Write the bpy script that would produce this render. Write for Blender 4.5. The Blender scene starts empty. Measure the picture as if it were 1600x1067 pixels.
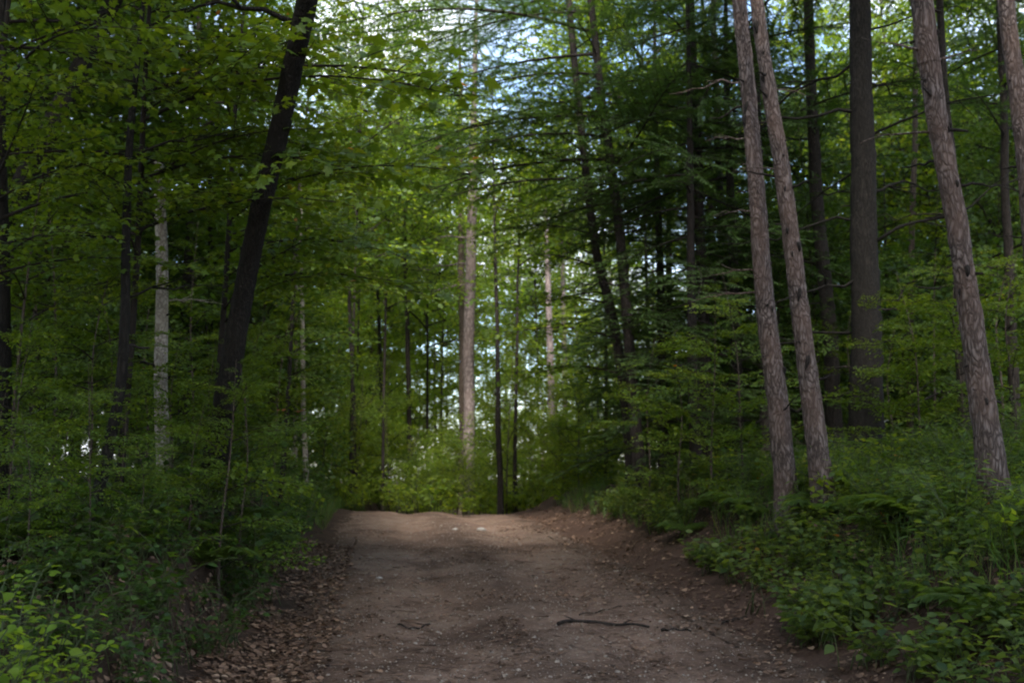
import bpy, math, random
import numpy as np
from mathutils import Matrix, Vector

R = math.radians
scene = bpy.context.scene
COL = scene.collection
random.seed(7)

# ------------------------------------------------------------------ camera
EYE, F_PX, PITCH = 1.6, 1600.0, math.atan(196.5 / 1600.0)
cam_data = bpy.data.cameras.new('camera')
cam = bpy.data.objects.new('camera', cam_data)
COL.objects.link(cam)
cam.location = (0, 0, EYE)
cam.rotation_euler = (math.pi / 2 + PITCH, 0, 0)
cam_data.sensor_width = 36.0
cam_data.lens = 36.0
cam_data.clip_start = 0.05
cam_data.clip_end = 2000
cam_data.dof.use_dof = True
cam_data.dof.focus_distance = 7.5
cam_data.dof.aperture_fstop = 2.2
scene.camera = cam

# ------------------------------------------------------------------ sky and sun
SUN_ELEV, SUN_ROT = 45.0, 182.0          # rotation measured from +Y towards +X
world = bpy.data.worlds.new('World')
scene.world = world
world.use_nodes = True
wn, wl = world.node_tree.nodes, world.node_tree.links
wn.clear()
w_out = wn.new('ShaderNodeOutputWorld')
w_bg = wn.new('ShaderNodeBackground')
w_bg.inputs['Strength'].default_value = 0.13
w_sky = wn.new('ShaderNodeTexSky')
w_sky.sky_type = 'NISHITA'
w_sky.sun_disc = False
w_sky.sun_elevation = R(SUN_ELEV)
w_sky.sun_rotation = R(SUN_ROT)
w_tc = wn.new('ShaderNodeTexCoord')
w_map = wn.new('ShaderNodeMapping')
w_map.inputs['Scale'].default_value = (1.0, 1.0, 2.2)
w_noise = wn.new('ShaderNodeTexNoise')
w_noise.inputs['Scale'].default_value = 3.2
w_noise.inputs['Detail'].default_value = 7
w_noise.inputs['Roughness'].default_value = 0.55
w_ramp = wn.new('ShaderNodeValToRGB')
w_ramp.color_ramp.elements[0].position = 0.44
w_ramp.color_ramp.elements[1].position = 0.64
w_mix = wn.new('ShaderNodeMix')
w_mix.data_type = 'RGBA'
w_mix.inputs[7].default_value = (4.3, 4.5, 4.8, 1)      # cloud white
wl.new(w_tc.outputs['Generated'], w_map.inputs['Vector'])
wl.new(w_map.outputs['Vector'], w_noise.inputs['Vector'])
wl.new(w_noise.outputs['Fac'], w_ramp.inputs['Fac'])
wl.new(w_ramp.outputs['Color'], w_mix.inputs[0])
wl.new(w_sky.outputs['Color'], w_mix.inputs[6])
wl.new(w_mix.outputs[2], w_bg.inputs['Color'])
wl.new(w_bg.outputs['Background'], w_out.inputs['Surface'])

sun_d = bpy.data.lights.new('sun', 'SUN')
sun_d.energy = 2.9
sun_d.angle = R(15)
sun_d.color = (1.0, 0.95, 0.86)
sun = bpy.data.objects.new('sun', sun_d)
COL.objects.link(sun)
_sd = Vector((math.sin(R(SUN_ROT)) * math.cos(R(SUN_ELEV)), math.cos(R(SUN_ROT)) * math.cos(R(SUN_ELEV)), math.sin(R(SUN_ELEV))))
sun.rotation_euler = (-_sd).to_track_quat('-Z', 'Y').to_euler()
sun.location = (0, 0, 40)

vs = scene.view_settings
vs.view_transform = 'Standard'
vs.look = 'None'
vs.exposure = 2.15
vs.gamma = 1.0
vs.use_curve_mapping = False
cy = scene.cycles
cy.max_bounces = 10
cy.diffuse_bounces = 7
cy.glossy_bounces = 2
cy.transmission_bounces = 8
cy.transparent_max_bounces = 4
cy.sample_clamp_indirect = 8.0
cy.use_denoising = True
cy.pixel_filter_type = 'BLACKMAN_HARRIS'
cy.filter_width = 2.0
cy.use_adaptive_sampling = True
cy.adaptive_threshold = 0.02

# ------------------------------------------------------------------ small maths
CP, SP = math.cos(PITCH), math.sin(PITCH)
def at(px, py, Y):
    """point of the place at depth Y that the photograph shows at pixel (px, py)"""
    a, b = (px - 800.0) / F_PX, (533.5 - py) / F_PX
    d = np.array([a, CP - b * SP, SP + b * CP])
    return np.array([0, 0, EYE]) + d * (Y / d[1])

def _hash(i, j, k, seed):
    n = (i.astype(np.int64) * 374761393 + j.astype(np.int64) * 668265263 + k.astype(np.int64) * 2147483647 + seed * 974634777) & 0xffffffff
    n = ((n ^ (n >> 13)) * 1274126177) & 0xffffffff
    n = (n ^ (n >> 16)) & 0xffffffff
    return n.astype(np.float64) / 0xffffffff * 2 - 1
def noise(x, y, z=None, seed=0):
    x = np.asarray(x, float); y = np.asarray(y, float)
    z = np.zeros_like(x) if z is None else np.asarray(z, float)
    i, j, k = np.floor(x), np.floor(y), np.floor(z)
    f, g, h = x - i, y - j, z - k
    f, g, h = [t * t * (3 - 2 * t) for t in (f, g, h)]
    r = 0
    for a in (0, 1):
        for b in (0, 1):
            for c in (0, 1):
                r = r + _hash(i + a, j + b, k + c, seed) * (f if a else 1 - f) * (g if b else 1 - g) * (h if c else 1 - h)
    return r
def fbm(x, y, z=None, seed=0, oct=4):
    r, a, s = 0, 1.0, 1.0
    for o in range(oct):
        r = r + a * noise(np.asarray(x) * s, np.asarray(y) * s, None if z is None else np.asarray(z) * s, seed + o * 17)
        a *= 0.5; s *= 2.03
    return r
def sstep(a, b, x):
    t = np.clip((np.asarray(x, float) - a) / (b - a), 0, 1)
    return t * t * (3 - 2 * t)

# ------------------------------------------------------------------ terrain
def road_c(y):
    y = np.asarray(y, float)
    base = 0.38 - (y - 7.6) * 0.136
    return base + np.where(y > 22, 0.012 * (y - 22) ** 2 * np.exp(-np.maximum(y - 22, 0) / 40), 0)
def road_hw(y):
    y = np.asarray(y, float)
    return np.interp(y, [0, 7.6, 22, 40], [2.2, 2.1, 1.95, 1.9])
def road_z(y):
    y = np.asarray(y, float)
    up = 0.55 * sstep(5, 22.5, y)
    down = -0.6 * sstep(22.5, 36, y)
    far = -2.5 * sstep(62, 120, y) - 8 * sstep(120, 600, y)
    return up + down + far
def height(x, y):
    x = np.asarray(x, float); y = np.asarray(y, float)
    c, hw = road_c(y), road_hw(y)
    z = road_z(y)
    d = x - c
    u = np.clip(d / hw, -1.3, 1.3)
    inside = 1 - sstep(0.8, 1.35, np.abs(d) / hw)
    # ruts, hump and potholes of the road
    z = z + inside * (-0.035 * np.exp(-((u - 0.42) / 0.17) ** 2) - 0.045 * np.exp(-((u + 0.36) / 0.16) ** 2)
                      + 0.03 * np.exp(-((u - 0.03) / 0.2) ** 2))
    z = z + inside * 0.016 * fbm(x * 1.3, y * 0.5, seed=5)
    z = z - 0.05 * u * sstep(12, 20, y)
    edge_n = 0.28 * fbm(x * 0.15 + 40, y * 0.5, seed=11, oct=3)
    al = np.interp(y, [0, 5.6, 7.6, 10, 14, 17, 22, 32, 60], [0.25, 0.35, 1.0, 1.3, 1.2, .95, 0.6, 0.7, 0.5])
    ar = np.interp(y, [0, 6, 9, 13, 18, 22, 32, 60], [0.9, 1.0, 1.2, 1.35, 1.15, 0.85, 0.7, 0.5])
    dl = -(d + hw) + edge_n
    dr = (d - hw) + edge_n
    z = z + al * (0.12 * sstep(0.0, 0.6, dl) + 0.68 * sstep(0.55, 1.05, dl) + 0.20 * sstep(1.0, 5, dl))
    z = z + ar * (0.16 * sstep(0.0, 0.7, dr) + 0.64 * sstep(0.6, 1.9, dr) + 0.35 * sstep(1.7, 6, dr))
    off = np.clip(np.maximum(dl, dr), 0, 3) / 3
    z = z + off * (0.16 * fbm(x * 0.35, y * 0.35, seed=21) + 0.04 * fbm(x * 2, y * 2, seed=31, oct=2))
    return z
def hz(x, y):
    return float(height(np.array([x]), np.array([y]))[0])

# ------------------------------------------------------------------ mesh helpers
def new_mesh(name, V, T, mat, tint=None, smooth=False):
    V = np.ascontiguousarray(V, np.float32); T = np.ascontiguousarray(T, np.int32)
    me = bpy.data.meshes.new(name)
    me.vertices.add(len(V)); me.vertices.foreach_set('co', V.ravel())
    me.loops.add(T.size); me.loops.foreach_set('vertex_index', T.ravel())
    me.polygons.add(len(T)); me.polygons.foreach_set('loop_start', np.arange(0, T.size, 3, dtype=np.int32))
    if smooth:
        me.polygons.foreach_set('use_smooth', np.ones(len(T), bool))
    if tint is not None:
        a = me.attributes.new('tint', 'FLOAT', 'POINT')
        a.data.foreach_set('value', np.ascontiguousarray(tint, np.float32))
    me.update(calc_edges=True)
    me.materials.append(mat)
    return me
def obj(name, me, parent=None, loc=None, mat4=None):
    o = bpy.data.objects.new(name, me)
    COL.objects.link(o)
    if parent: o.parent = parent
    if mat4 is not None: o.matrix_local = mat4
    elif loc is not None: o.location = loc
    return o
def tag(o, label=None, cat=None, group=None, kind=None):
    if label: o['label'] = label
    if cat: o['category'] = cat
    if group: o['group'] = group
    if kind: o['kind'] = kind
    return o
def thing(name, loc, label, cat, group=None, rz=0.0, s=1.0):
    o = bpy.data.objects.new(name, None)
    o.empty_display_size = 0.2
    COL.objects.link(o)
    o.location = loc; o.rotation_euler = (0, 0, rz); o.scale = (s, s, s)
    return tag(o, label, cat, group)
def copy_thing(src, loc, rz=0.0, s=1.0, label=None, group=None, rx=0.0, ry=0.0):
    r = src.copy(); COL.objects.link(r)
    r.location = loc; r.rotation_euler = (rx, ry, rz); r.scale = (s, s, s)
    if label: r['label'] = label
    if group: r['group'] = group
    for ch in src.children:
        c = ch.copy(); COL.objects.link(c); c.parent = r
        for g in ch.children:
            d = g.copy(); COL.objects.link(d); d.parent = c
    return r

class MB:
    """collects triangles (and a tint per vertex)"""
    def __init__(s): s.V, s.T, s.C, s.n = [], [], [], 0
    def add(s, V, T, c=0.5):
        V = np.asarray(V, float); T = np.asarray(T, int)
        s.V.append(V); s.T.append(T + s.n); s.n += len(V)
        s.C.append(np.full(len(V), c) if np.isscalar(c) else np.asarray(c))
        return s
    def arrays(s):
        if not s.V: return np.zeros((0, 3)), np.zeros((0, 3), int), np.zeros(0)
        return np.concatenate(s.V), np.concatenate(s.T), np.concatenate(s.C)
    def mesh(s, name, mat, smooth=False):
        V, T, C = s.arrays()
        return new_mesh(name, V, T, mat, C, smooth)

def tube(P, rad, sides=6, rough=0.0, rf=4.0, seed=0):
    P = np.asarray(P, float); n = len(P)
    rad = np.broadcast_to(np.asarray(rad, float), (n,))
    t = np.gradient(P, axis=0); t /= np.linalg.norm(t, axis=1)[:, None] + 1e-9
    ref = np.array([0.31, 0.95, 0.05]) if abs(t[:, 1]).mean() < 0.8 else np.array([1.0, 0.1, 0.2])
    a = np.cross(t, ref); a /= np.linalg.norm(a, axis=1)[:, None] + 1e-9
    b = np.cross(t, a)
    th = np.linspace(0, 2 * np.pi, sides, endpoint=False)
    ring = np.cos(th)[None, :, None] * a[:, None, :] + np.sin(th)[None, :, None] * b[:, None, :]
    rr = np.repeat(rad[:, None], sides, 1)
    if rough:
        q = P[:, None, :] + ring * rad[:, None, None]
        rr = rr * (1 + rough * fbm(q[..., 0] * rf * 2.5, q[..., 1] * rf * 2.5, q[..., 2] * rf * 0.8, seed=seed, oct=3))
    V = (P[:, None, :] + ring * rr[..., None]).reshape(-1, 3)
    i = np.arange(n - 1)[:, None] * sides; j = np.arange(sides)[None, :]; j2 = (j + 1) % sides
    q = np.stack([i + j, i + j2, i + sides + j2, i + sides + j], -1).reshape(-1, 4)
    T = np.concatenate([q[:, [0, 1, 2]], q[:, [0, 2, 3]]])
    V = np.concatenate([V, P[:1], P[-1:] + t[-1:] * rad[-1] * 0.5])
    c0, c1 = len(V) - 2, len(V) - 1
    k = np.arange(sides); k2 = (k + 1) % sides
    cap0 = np.stack([np.full(sides, c0), k2, k], -1)
    cap1 = np.stack([np.full(sides, c1), (n - 1) * sides + k, (n - 1) * sides + k2], -1)
    return V, np.concatenate([T, cap0, cap1])

def spline(P, n):
    """smooth resampling of a control polyline (Catmull-Rom)"""
    P = np.asarray(P, float); m = len(P)
    if m == 2: return P[0] + (P[1] - P[0]) * np.linspace(0, 1, n)[:, None]
    Q = np.concatenate([2 * P[:1] - P[1:2], P, 2 * P[-1:] - P[-2:-1]])
    u = np.linspace(0, m - 1, n); i = np.minimum(u.astype(int), m - 2); f = (u - i)[:, None]
    p0, p1, p2, p3 = Q[i], Q[i + 1], Q[i + 2], Q[i + 3]
    return 0.5 * (2 * p1 + (p2 - p0) * f + (2 * p0 - 5 * p1 + 4 * p2 - p3) * f ** 2 + (3 * p1 - p0 - 3 * p2 + p3) * f ** 3)

# ---- leaf shapes: base at the origin, along +Y, length 1, face up +Z
def _maple():
    half = [(0.06, -0.02), (0.22, -0.06), (0.40, 0.10), (0.26, 0.24), (0.58, 0.52), (0.34, 0.52), (0.20, 0.62), (0.16, 0.80)]
    pts = [(0, 0.05)] + half + [(0, 1.06)] + [(-x, y) for x, y in half[::-1]]
    V = [(0, 0.38, 0.0)] + [(x, y, -0.22 * abs(x) - 0.14 * max(0, y - 0.4) ** 2) for x, y in pts]
    n = len(pts)
    return np.array(V), np.array([(0, 1 + i, 1 + (i + 1) % n) for i in range(n)])
def _ovate():
    V = [(0, 0, 0), (0.24, 0.22, 0.05), (0.30, 0.48, 0.06), (0.16, 0.78, 0.0), (0, 1, -0.10), (-0.16, 0.78, 0.0), (-0.30, 0.48, 0.06), (-0.24, 0.22, 0.05), (0, 0.45, -0.02)]
    return np.array(V), np.array([(8, i, (i + 1) % 8) for i in range(8)])
def _quad():
    V = [(0, 0, 0), (0.36, 0.45, 0.05), (0, 1, -0.06), (-0.36, 0.45, 0.05)]
    return np.array(V), np.array([(0, 1, 2), (0, 2, 3)])
def _lobe():
    V = [(0, 0, 0), (0.46, 0.16, -0.07), (0.30, 0.48, 0.0), (0.0, 1.0, -0.08), (-0.30, 0.48, 0.0), (-0.46, 0.16, -0.07)]
    return np.array(V), np.array([(0, 1, 2), (0, 2, 3), (0, 3, 4), (0, 4, 5)])
def _blade():
    V = [(0.014, 0, 0), (-0.014, 0, 0), (0.013, 0.6, 0.08), (-0.013, 0.6, 0.08), (0, 1, -0.05)]
    return np.array(V), np.array([(0, 2, 1), (1, 2, 3), (2, 4, 3)])
def _needle():
    V = [(0.07, 0, 0), (-0.07, 0, 0), (0, 1, -0.04)]
    return np.array(V), np.array([(0, 2, 1)])
def _lance():
    V = [(0, 0, 0), (0.10, 0.35, 0.02), (0, 1, -0.12), (-0.10, 0.35, 0.02)]
    return np.array(V), np.array([(0, 1, 2), (0, 2, 3)])
def _curl():
    V = [(0, 0, 0.06), (0.30, 0.25, 0.14), (0.36, 0.6, 0.05), (0, 1, 0.18), (-0.34, 0.55, 0.13), (-0.26, 0.2, 0.0), (0, 0.5, 0.02)]
    return np.array(V), np.array([(6, i, (i + 1) % 6) for i in range(6)])
MAPLE, OVATE, QUAD, LOBE, BLADE, NEEDLE, LANCE, CURL = _maple(), _ovate(), _quad(), _lobe(), _blade(), _needle(), _lance(), _curl()

def norm(a):
    return a / (np.linalg.norm(a, axis=-1, keepdims=True) + 1e-9)
def leaf_frames(dirs, normals):
    Y = norm(np.asarray(dirs, float)); N = np.asarray(normals, float)
    N = norm(N - Y * (N * Y).sum(1, keepdims=True))
    return np.cross(Y, N), Y, N
def scatter(tmpl, P, dirs, normals, size, tint):
    TV, TF = tmpl
    X, Y, N = leaf_frames(dirs, normals)
    P = np.asarray(P, float); n, m = len(P), len(TV)
    s = np.broadcast_to(np.asarray(size, float), (n,))[:, None, None]
    V = P[:, None, :] + s * (TV[None, :, 0:1] * X[:, None, :] + TV[None, :, 1:2] * Y[:, None, :] + TV[None, :, 2:3] * N[:, None, :])
    T = (TF[None] + (np.arange(n) * m)[:, None, None]).reshape(-1, 3)
    return V.reshape(-1, 3), T, np.repeat(np.broadcast_to(tint, (n,)), m)

# ------------------------------------------------------------------ materials
def mat_base(name):
    m = bpy.data.materials.new(name); m.use_nodes = True
    nt = m.node_tree; nt.nodes.clear()
    out = nt.nodes.new('ShaderNodeOutputMaterial')
    return m, nt.nodes, nt.links, out
def ramp(nodes, stops):
    r = nodes.new('ShaderNodeValToRGB'); e = r.color_ramp.elements
    e[0].position, e[0].color = stops[0][0], (*stops[0][1], 1)
    e[1].position, e[1].color = stops[-1][0], (*stops[-1][1], 1)
    for p, c in stops[1:-1]:
        k = e.new(p); k.color = (*c, 1)
    return r
def leaf_mat(name, stops, trans=0.35, rough=0.5, tcol=(3.1, 2.5, 0.9), spec=0.3):
    m, n, l, out = mat_base(name)
    a = n.new('ShaderNodeAttribute'); a.attribute_name = 'tint'
    oi = n.new('ShaderNodeObjectInfo')
    mm = n.new('ShaderNodeMath'); mm.operation = 'MULTIPLY_ADD'
    l.new(oi.outputs['Random'], mm.inputs[0]); mm.inputs[1].default_value = 0.16
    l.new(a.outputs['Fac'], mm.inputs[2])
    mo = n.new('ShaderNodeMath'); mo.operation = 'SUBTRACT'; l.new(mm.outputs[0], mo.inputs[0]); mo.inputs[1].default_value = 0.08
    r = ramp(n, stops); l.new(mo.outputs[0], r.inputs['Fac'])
    geo = n.new('ShaderNodeTexCoord')
    nz = n.new('ShaderNodeTexNoise'); nz.inputs['Scale'].default_value = 18; nz.inputs['Detail'].default_value = 2
    l.new(geo.outputs['Object'], nz.inputs['Vector'])
    mr = n.new('ShaderNodeMapRange'); mr.inputs[3].default_value = 0.75; mr.inputs[4].default_value = 1.25
    l.new(nz.outputs['Fac'], mr.inputs[0])
    mul = n.new('ShaderNodeVectorMath'); mul.operation = 'SCALE'
    l.new(r.outputs['Color'], mul.inputs[0]); l.new(mr.outputs[0], mul.inputs['Scale'])
    p = n.new('ShaderNodeBsdfPrincipled'); p.inputs['Roughness'].default_value = rough
    p.inputs['Specular IOR Level'].default_value = spec
    l.new(mul.outputs[0], p.inputs['Base Color'])
    t = n.new('ShaderNodeBsdfTranslucent')
    tm = n.new('ShaderNodeVectorMath'); tm.operation = 'MULTIPLY'; tm.inputs[1].default_value = tcol
    l.new(mul.outputs[0], tm.inputs[0]); l.new(tm.outputs[0], t.inputs['Color'])
    mx = n.new('ShaderNodeMixShader'); mx.inputs[0].default_value = trans
    l.new(p.outputs[0], mx.inputs[1]); l.new(t.outputs[0], mx.inputs[2]); l.new(mx.outputs[0], out.inputs['Surface'])
    return m
def bark_mat(name, dark, mid, light, scale=9.0, stretch=0.28, moss=0.0, bump=0.6, patch=None):
    m, n, l, out = mat_base(name)
    tc = n.new('ShaderNodeTexCoord'); mp = n.new('ShaderNodeMapping')
    mp.inputs['Scale'].default_value = (1, 1, stretch); l.new(tc.outputs['Object'], mp.inputs['Vector'])
    nz0 = n.new('ShaderNodeTexNoise'); nz0.inputs['Scale'].default_value = scale * 0.7; nz0.inputs['Detail'].default_value = 3
    l.new(mp.outputs[0], nz0.inputs['Vector'])
    add = n.new('ShaderNodeMixRGB'); add.blend_type = 'ADD'; add.inputs[0].default_value = 0.35
    l.new(mp.outputs[0], add.inputs[1]); l.new(nz0.outputs['Color'], add.inputs[2])
    vo = n.new('ShaderNodeTexVoronoi'); vo.feature = 'DISTANCE_TO_EDGE'; vo.inputs['Scale'].default_value = scale * 2.7
    l.new(add.outputs[0], vo.inputs['Vector'])
    nz = n.new('ShaderNodeTexNoise'); nz.inputs['Scale'].default_value = scale * 3; nz.inputs['Detail'].default_value = 6; nz.inputs['Roughness'].default_value = 0.65
    l.new(mp.outputs[0], nz.inputs['Vector'])
    vr = n.new('ShaderNodeMapRange'); vr.inputs[1].default_value = 0.0; vr.inputs[2].default_value = 0.26; vr.inputs[3].default_value = 0.22; l.new(vo.outputs['Distance'], vr.inputs[0])
    mixf = n.new('ShaderNodeMath'); mixf.operation = 'MULTIPLY'
    l.new(vr.outputs[0], mixf.inputs[0]); l.new(nz.outputs['Fac'], mixf.inputs[1])
    r = ramp(n, [(0.05, dark), (0.32, mid), (0.66, light)]); l.new(mixf.outputs[0], r.inputs['Fac'])
    big = n.new('ShaderNodeTexNoise'); big.inputs['Scale'].default_value = 1.6; big.inputs['Detail'].default_value = 4
    l.new(tc.outputs['Object'], big.inputs['Vector'])
    br = n.new('ShaderNodeMapRange'); br.inputs[1].default_value = 0.42; br.inputs[2].default_value = 0.68; l.new(big.outputs['Fac'], br.inputs[0])
    bm_ = n.new('ShaderNodeMath'); bm_.operation = 'MULTIPLY'; bm_.inputs[1].default_value = 0.55; l.new(br.outputs[0], bm_.inputs[0])
    mc = n.new('ShaderNodeMixRGB'); mc.inputs[2].default_value = (*(patch or mid), 1)
    l.new(bm_.outputs[0], mc.inputs[0]); l.new(r.outputs['Color'], mc.inputs[1])
    p = n.new('ShaderNodeBsdfPrincipled'); p.inputs['Roughness'].default_value = 0.9; p.inputs['Specular IOR Level'].default_value = 0.15
    l.new(mc.outputs[0], p.inputs['Base Color'])
    bp = n.new('ShaderNodeBump'); bp.inputs['Strength'].default_value = bump; bp.inputs['Distance'].default_value = 0.03
    l.new(mixf.outputs[0], bp.inputs['Height']); l.new(bp.outputs[0], p.inputs['Normal'])
    l.new(p.outputs[0], out.inputs['Surface'])
    return m
def earth_mat(name, c0, c1, c2, spec_c, sc=1.0, bump=0.5, rough=0.95, stops=(0.34, 0.5, 0.66), wear=False, soil=None):
    m, n, l, out = mat_base(name)
    tc = n.new('ShaderNodeTexCoord')
    a = n.new('ShaderNodeTexNoise'); a.inputs['Scale'].default_value = 0.9 * sc; a.inputs['Detail'].default_value = 9; a.inputs['Roughness'].default_value = 0.68
    b = n.new('ShaderNodeTexNoise'); b.inputs['Scale'].default_value = 26 * sc; b.inputs['Detail'].default_value = 6; b.inputs['Roughness'].default_value = 0.7
    v = n.new('ShaderNodeTexVoronoi'); v.inputs['Scale'].default_value = 38 * sc
    for q in (a, b, v): l.new(tc.outputs['Object'], q.inputs['Vector'])
    r = ramp(n, [(stops[0], c0), (stops[1], c1), (stops[2], c2)]); l.new(a.outputs['Fac'], r.inputs['Fac'])
    mr = n.new('ShaderNodeMapRange'); mr.inputs[1].default_value = 0.3; mr.inputs[2].default_value = 0.7; mr.inputs[3].default_value = 0.72; mr.inputs[4].default_value = 1.25
    l.new(b.outputs['Fac'], mr.inputs[0])
    sc_ = n.new('ShaderNodeVectorMath'); sc_.operation = 'SCALE'; l.new(r.outputs['Color'], sc_.inputs[0]); l.new(mr.outputs[0], sc_.inputs['Scale'])
    # small pebbles and grit, sparse
    sel = n.new('ShaderNodeSeparateColor'); l.new(v.outputs['Color'], sel.inputs[0])
    gt = n.new('ShaderNodeMath'); gt.operation = 'GREATER_THAN'; gt.inputs[1].default_value = 0.9; l.new(sel.outputs[0], gt.inputs[0])
    lt = n.new('ShaderNodeMath'); lt.operation = 'LESS_THAN'; lt.inputs[1].default_value = 0.34; l.new(v.outputs['Distance'], lt.inputs[0])
    am = n.new('ShaderNodeMath'); am.operation = 'MULTIPLY'; l.new(gt.outputs[0], am.inputs[0]); l.new(lt.outputs[0], am.inputs[1])
    am2 = n.new('ShaderNodeMath'); am2.operation = 'MULTIPLY'; am2.inputs[1].default_value = 0.6; l.new(am.outputs[0], am2.inputs[0])
    mx = n.new('ShaderNodeMixRGB'); mx.inputs[2].default_value = (*spec_c, 1); l.new(am2.outputs[0], mx.inputs[0]); l.new(sc_.outputs[0], mx.inputs[1])
    fin = mx.outputs[0]
    if wear or soil:
        at_ = n.new('ShaderNodeAttribute'); at_.attribute_name = 'tint'
    if wear:
        wv = n.new('ShaderNodeVectorMath'); wv.operation = 'SCALE'; l.new(fin, wv.inputs[0]); l.new(at_.outputs['Fac'], wv.inputs['Scale']); fin = wv.outputs[0]
    if soil:
        sm = n.new('ShaderNodeMixRGB'); sm.inputs[2].default_value = (*soil, 1)
        sv = n.new('ShaderNodeVectorMath'); sv.operation = 'SCALE'; sv.inputs[0].default_value = soil; l.new(mr.outputs[0], sv.inputs['Scale'])
        l.new(at_.outputs['Fac'], sm.inputs[0]); l.new(fin, sm.inputs[1]); l.new(sv.outputs[0], sm.inputs[2]); fin = sm.outputs[0]
    p = n.new('ShaderNodeBsdfPrincipled'); p.inputs['Roughness'].default_value = rough; p.inputs['Specular IOR Level'].default_value = 0.15
    l.new(fin, p.inputs['Base Color'])
    hs = n.new('ShaderNodeMath'); hs.operation = 'MULTIPLY_ADD'; hs.inputs[1].default_value = 0.45
    l.new(b.outputs['Fac'], hs.inputs[0]); l.new(a.outputs['Fac'], hs.inputs[2])
    h2 = n.new('ShaderNodeMath'); h2.operation = 'MULTIPLY_ADD'; h2.inputs[1].default_value = 0.2
    l.new(am.outputs[0], h2.inputs[0]); l.new(hs.outputs[0], h2.inputs[2])
    bp = n.new('ShaderNodeBump'); bp.inputs['Strength'].default_value = bump; bp.inputs['Distance'].default_value = 0.05
    l.new(h2.outputs[0], bp.inputs['Height']); l.new(bp.outputs[0], p.inputs['Normal'])
    l.new(p.outputs[0], out.inputs['Surface'])
    return m

M = {}
M['dirt'] = earth_mat('packed_dirt', (0.068, 0.043, 0.032), (0.140, 0.092, 0.069), (0.188, 0.132, 0.102), (0.29, 0.245, 0.21), 1.0, 1.0, wear=True)
M['floor'] = earth_mat('leaf_mould', (0.018, 0.012, 0.009), (0.042, 0.028, 0.020), (0.08, 0.050, 0.034), (0.19, 0.12, 0.08), 1.3, 1.0, soil=(0.078, 0.047, 0.035))
M['red_pine'] = bark_mat('red_pine_bark', (0.016, 0.012, 0.011), (0.105, 0.079, 0.071), (0.225, 0.185, 0.175), 8, 0.30, bump=1.0, patch=(0.15, 0.095, 0.075))
M['lit_pine'] = bark_mat('lit_pine_bark', (0.035, 0.028, 0.027), (0.155, 0.125, 0.122), (0.26, 0.222, 0.218), 6, 0.3, patch=(0.20, 0.15, 0.138))  # pine bark made paler, light of the clearing painted into the colour
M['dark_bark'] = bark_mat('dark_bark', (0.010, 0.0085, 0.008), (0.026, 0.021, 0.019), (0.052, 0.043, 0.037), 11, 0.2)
M['shaded_dark_bark'] = bark_mat('shaded_dark_bark', (0.005, 0.0045, 0.004), (0.014, 0.012, 0.0105), (0.034, 0.029, 0.025), 11, 0.2)  # dark_bark again, with the shade of the wood painted into its colour
M['brown_bark'] = bark_mat('brown_bark', (0.03, 0.022, 0.018), (0.085, 0.064, 0.052), (0.14, 0.112, 0.092), 12, 0.2)
M['pale_bark'] = bark_mat('pale_bark', (0.10, 0.085, 0.07), (0.31, 0.27, 0.23), (0.46, 0.42, 0.38), 9, 0.5, bump=0.25, patch=(0.24, 0.20, 0.15))
M['twig'] = bark_mat('twig_bark', (0.012, 0.009, 0.008), (0.024, 0.019, 0.016), (0.042, 0.034, 0.028), 20, 0.5, bump=0.2)
G0, G1, G2, G3 = (0.022, 0.055, 0.014), (0.045, 0.105, 0.018), (0.085, 0.165, 0.022), (0.15, 0.21, 0.025)
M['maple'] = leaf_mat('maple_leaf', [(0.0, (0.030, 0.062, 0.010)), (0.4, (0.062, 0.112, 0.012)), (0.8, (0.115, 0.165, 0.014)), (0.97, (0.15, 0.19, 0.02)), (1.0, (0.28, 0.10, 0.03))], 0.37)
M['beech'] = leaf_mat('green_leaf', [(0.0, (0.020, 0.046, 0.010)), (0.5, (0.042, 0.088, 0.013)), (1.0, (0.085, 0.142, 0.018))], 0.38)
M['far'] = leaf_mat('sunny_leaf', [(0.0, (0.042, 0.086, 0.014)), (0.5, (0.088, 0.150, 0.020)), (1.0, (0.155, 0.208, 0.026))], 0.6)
M['needle'] = leaf_mat('pine_needle', [(0.0, (0.022, 0.046, 0.014)), (0.5, (0.045, 0.085, 0.020)), (1.0, (0.075, 0.12, 0.025))], 0.34, 0.55, (1.8, 1.8, 1.0))
M['bramble'] = leaf_mat('bramble_leaf', [(0.0, (0.030, 0.060, 0.022)), (0.5, (0.076, 0.124, 0.030)), (0.94, (0.12, 0.168, 0.038)), (0.985, (0.22, 0.14, 0.03)), (1.0, (0.30, 0.09, 0.03))], 0.48)
M['herb'] = leaf_mat('herb_leaf', [(0.0, (0.030, 0.060, 0.016)), (0.5, (0.060, 0.110, 0.024)), (1.0, (0.10, 0.155, 0.030))], 0.5)
M['lime'] = leaf_mat('brightened_lime_leaf', [(0.0, (0.075, 0.15, 0.02)), (0.5, (0.13, 0.22, 0.025)), (1.0, (0.20, 0.27, 0.03))], 0.5)  # yellow-green leaf, colour brightened to stand for light falling on it
M['grass'] = leaf_mat('grass_blade', [(0.0, (0.030, 0.070, 0.020)), (0.6, (0.065, 0.125, 0.026)), (1.0, (0.14, 0.14, 0.05))], 0.35)
M['dead'] = leaf_mat('dead_leaf', [(0.0, (0.055, 0.032, 0.022)), (0.45, (0.125, 0.075, 0.05)), (0.85, (0.23, 0.145, 0.10)), (1.0, (0.34, 0.24, 0.17))], 0.15, 0.7, (1.1, 0.9, 0.7))
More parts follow.
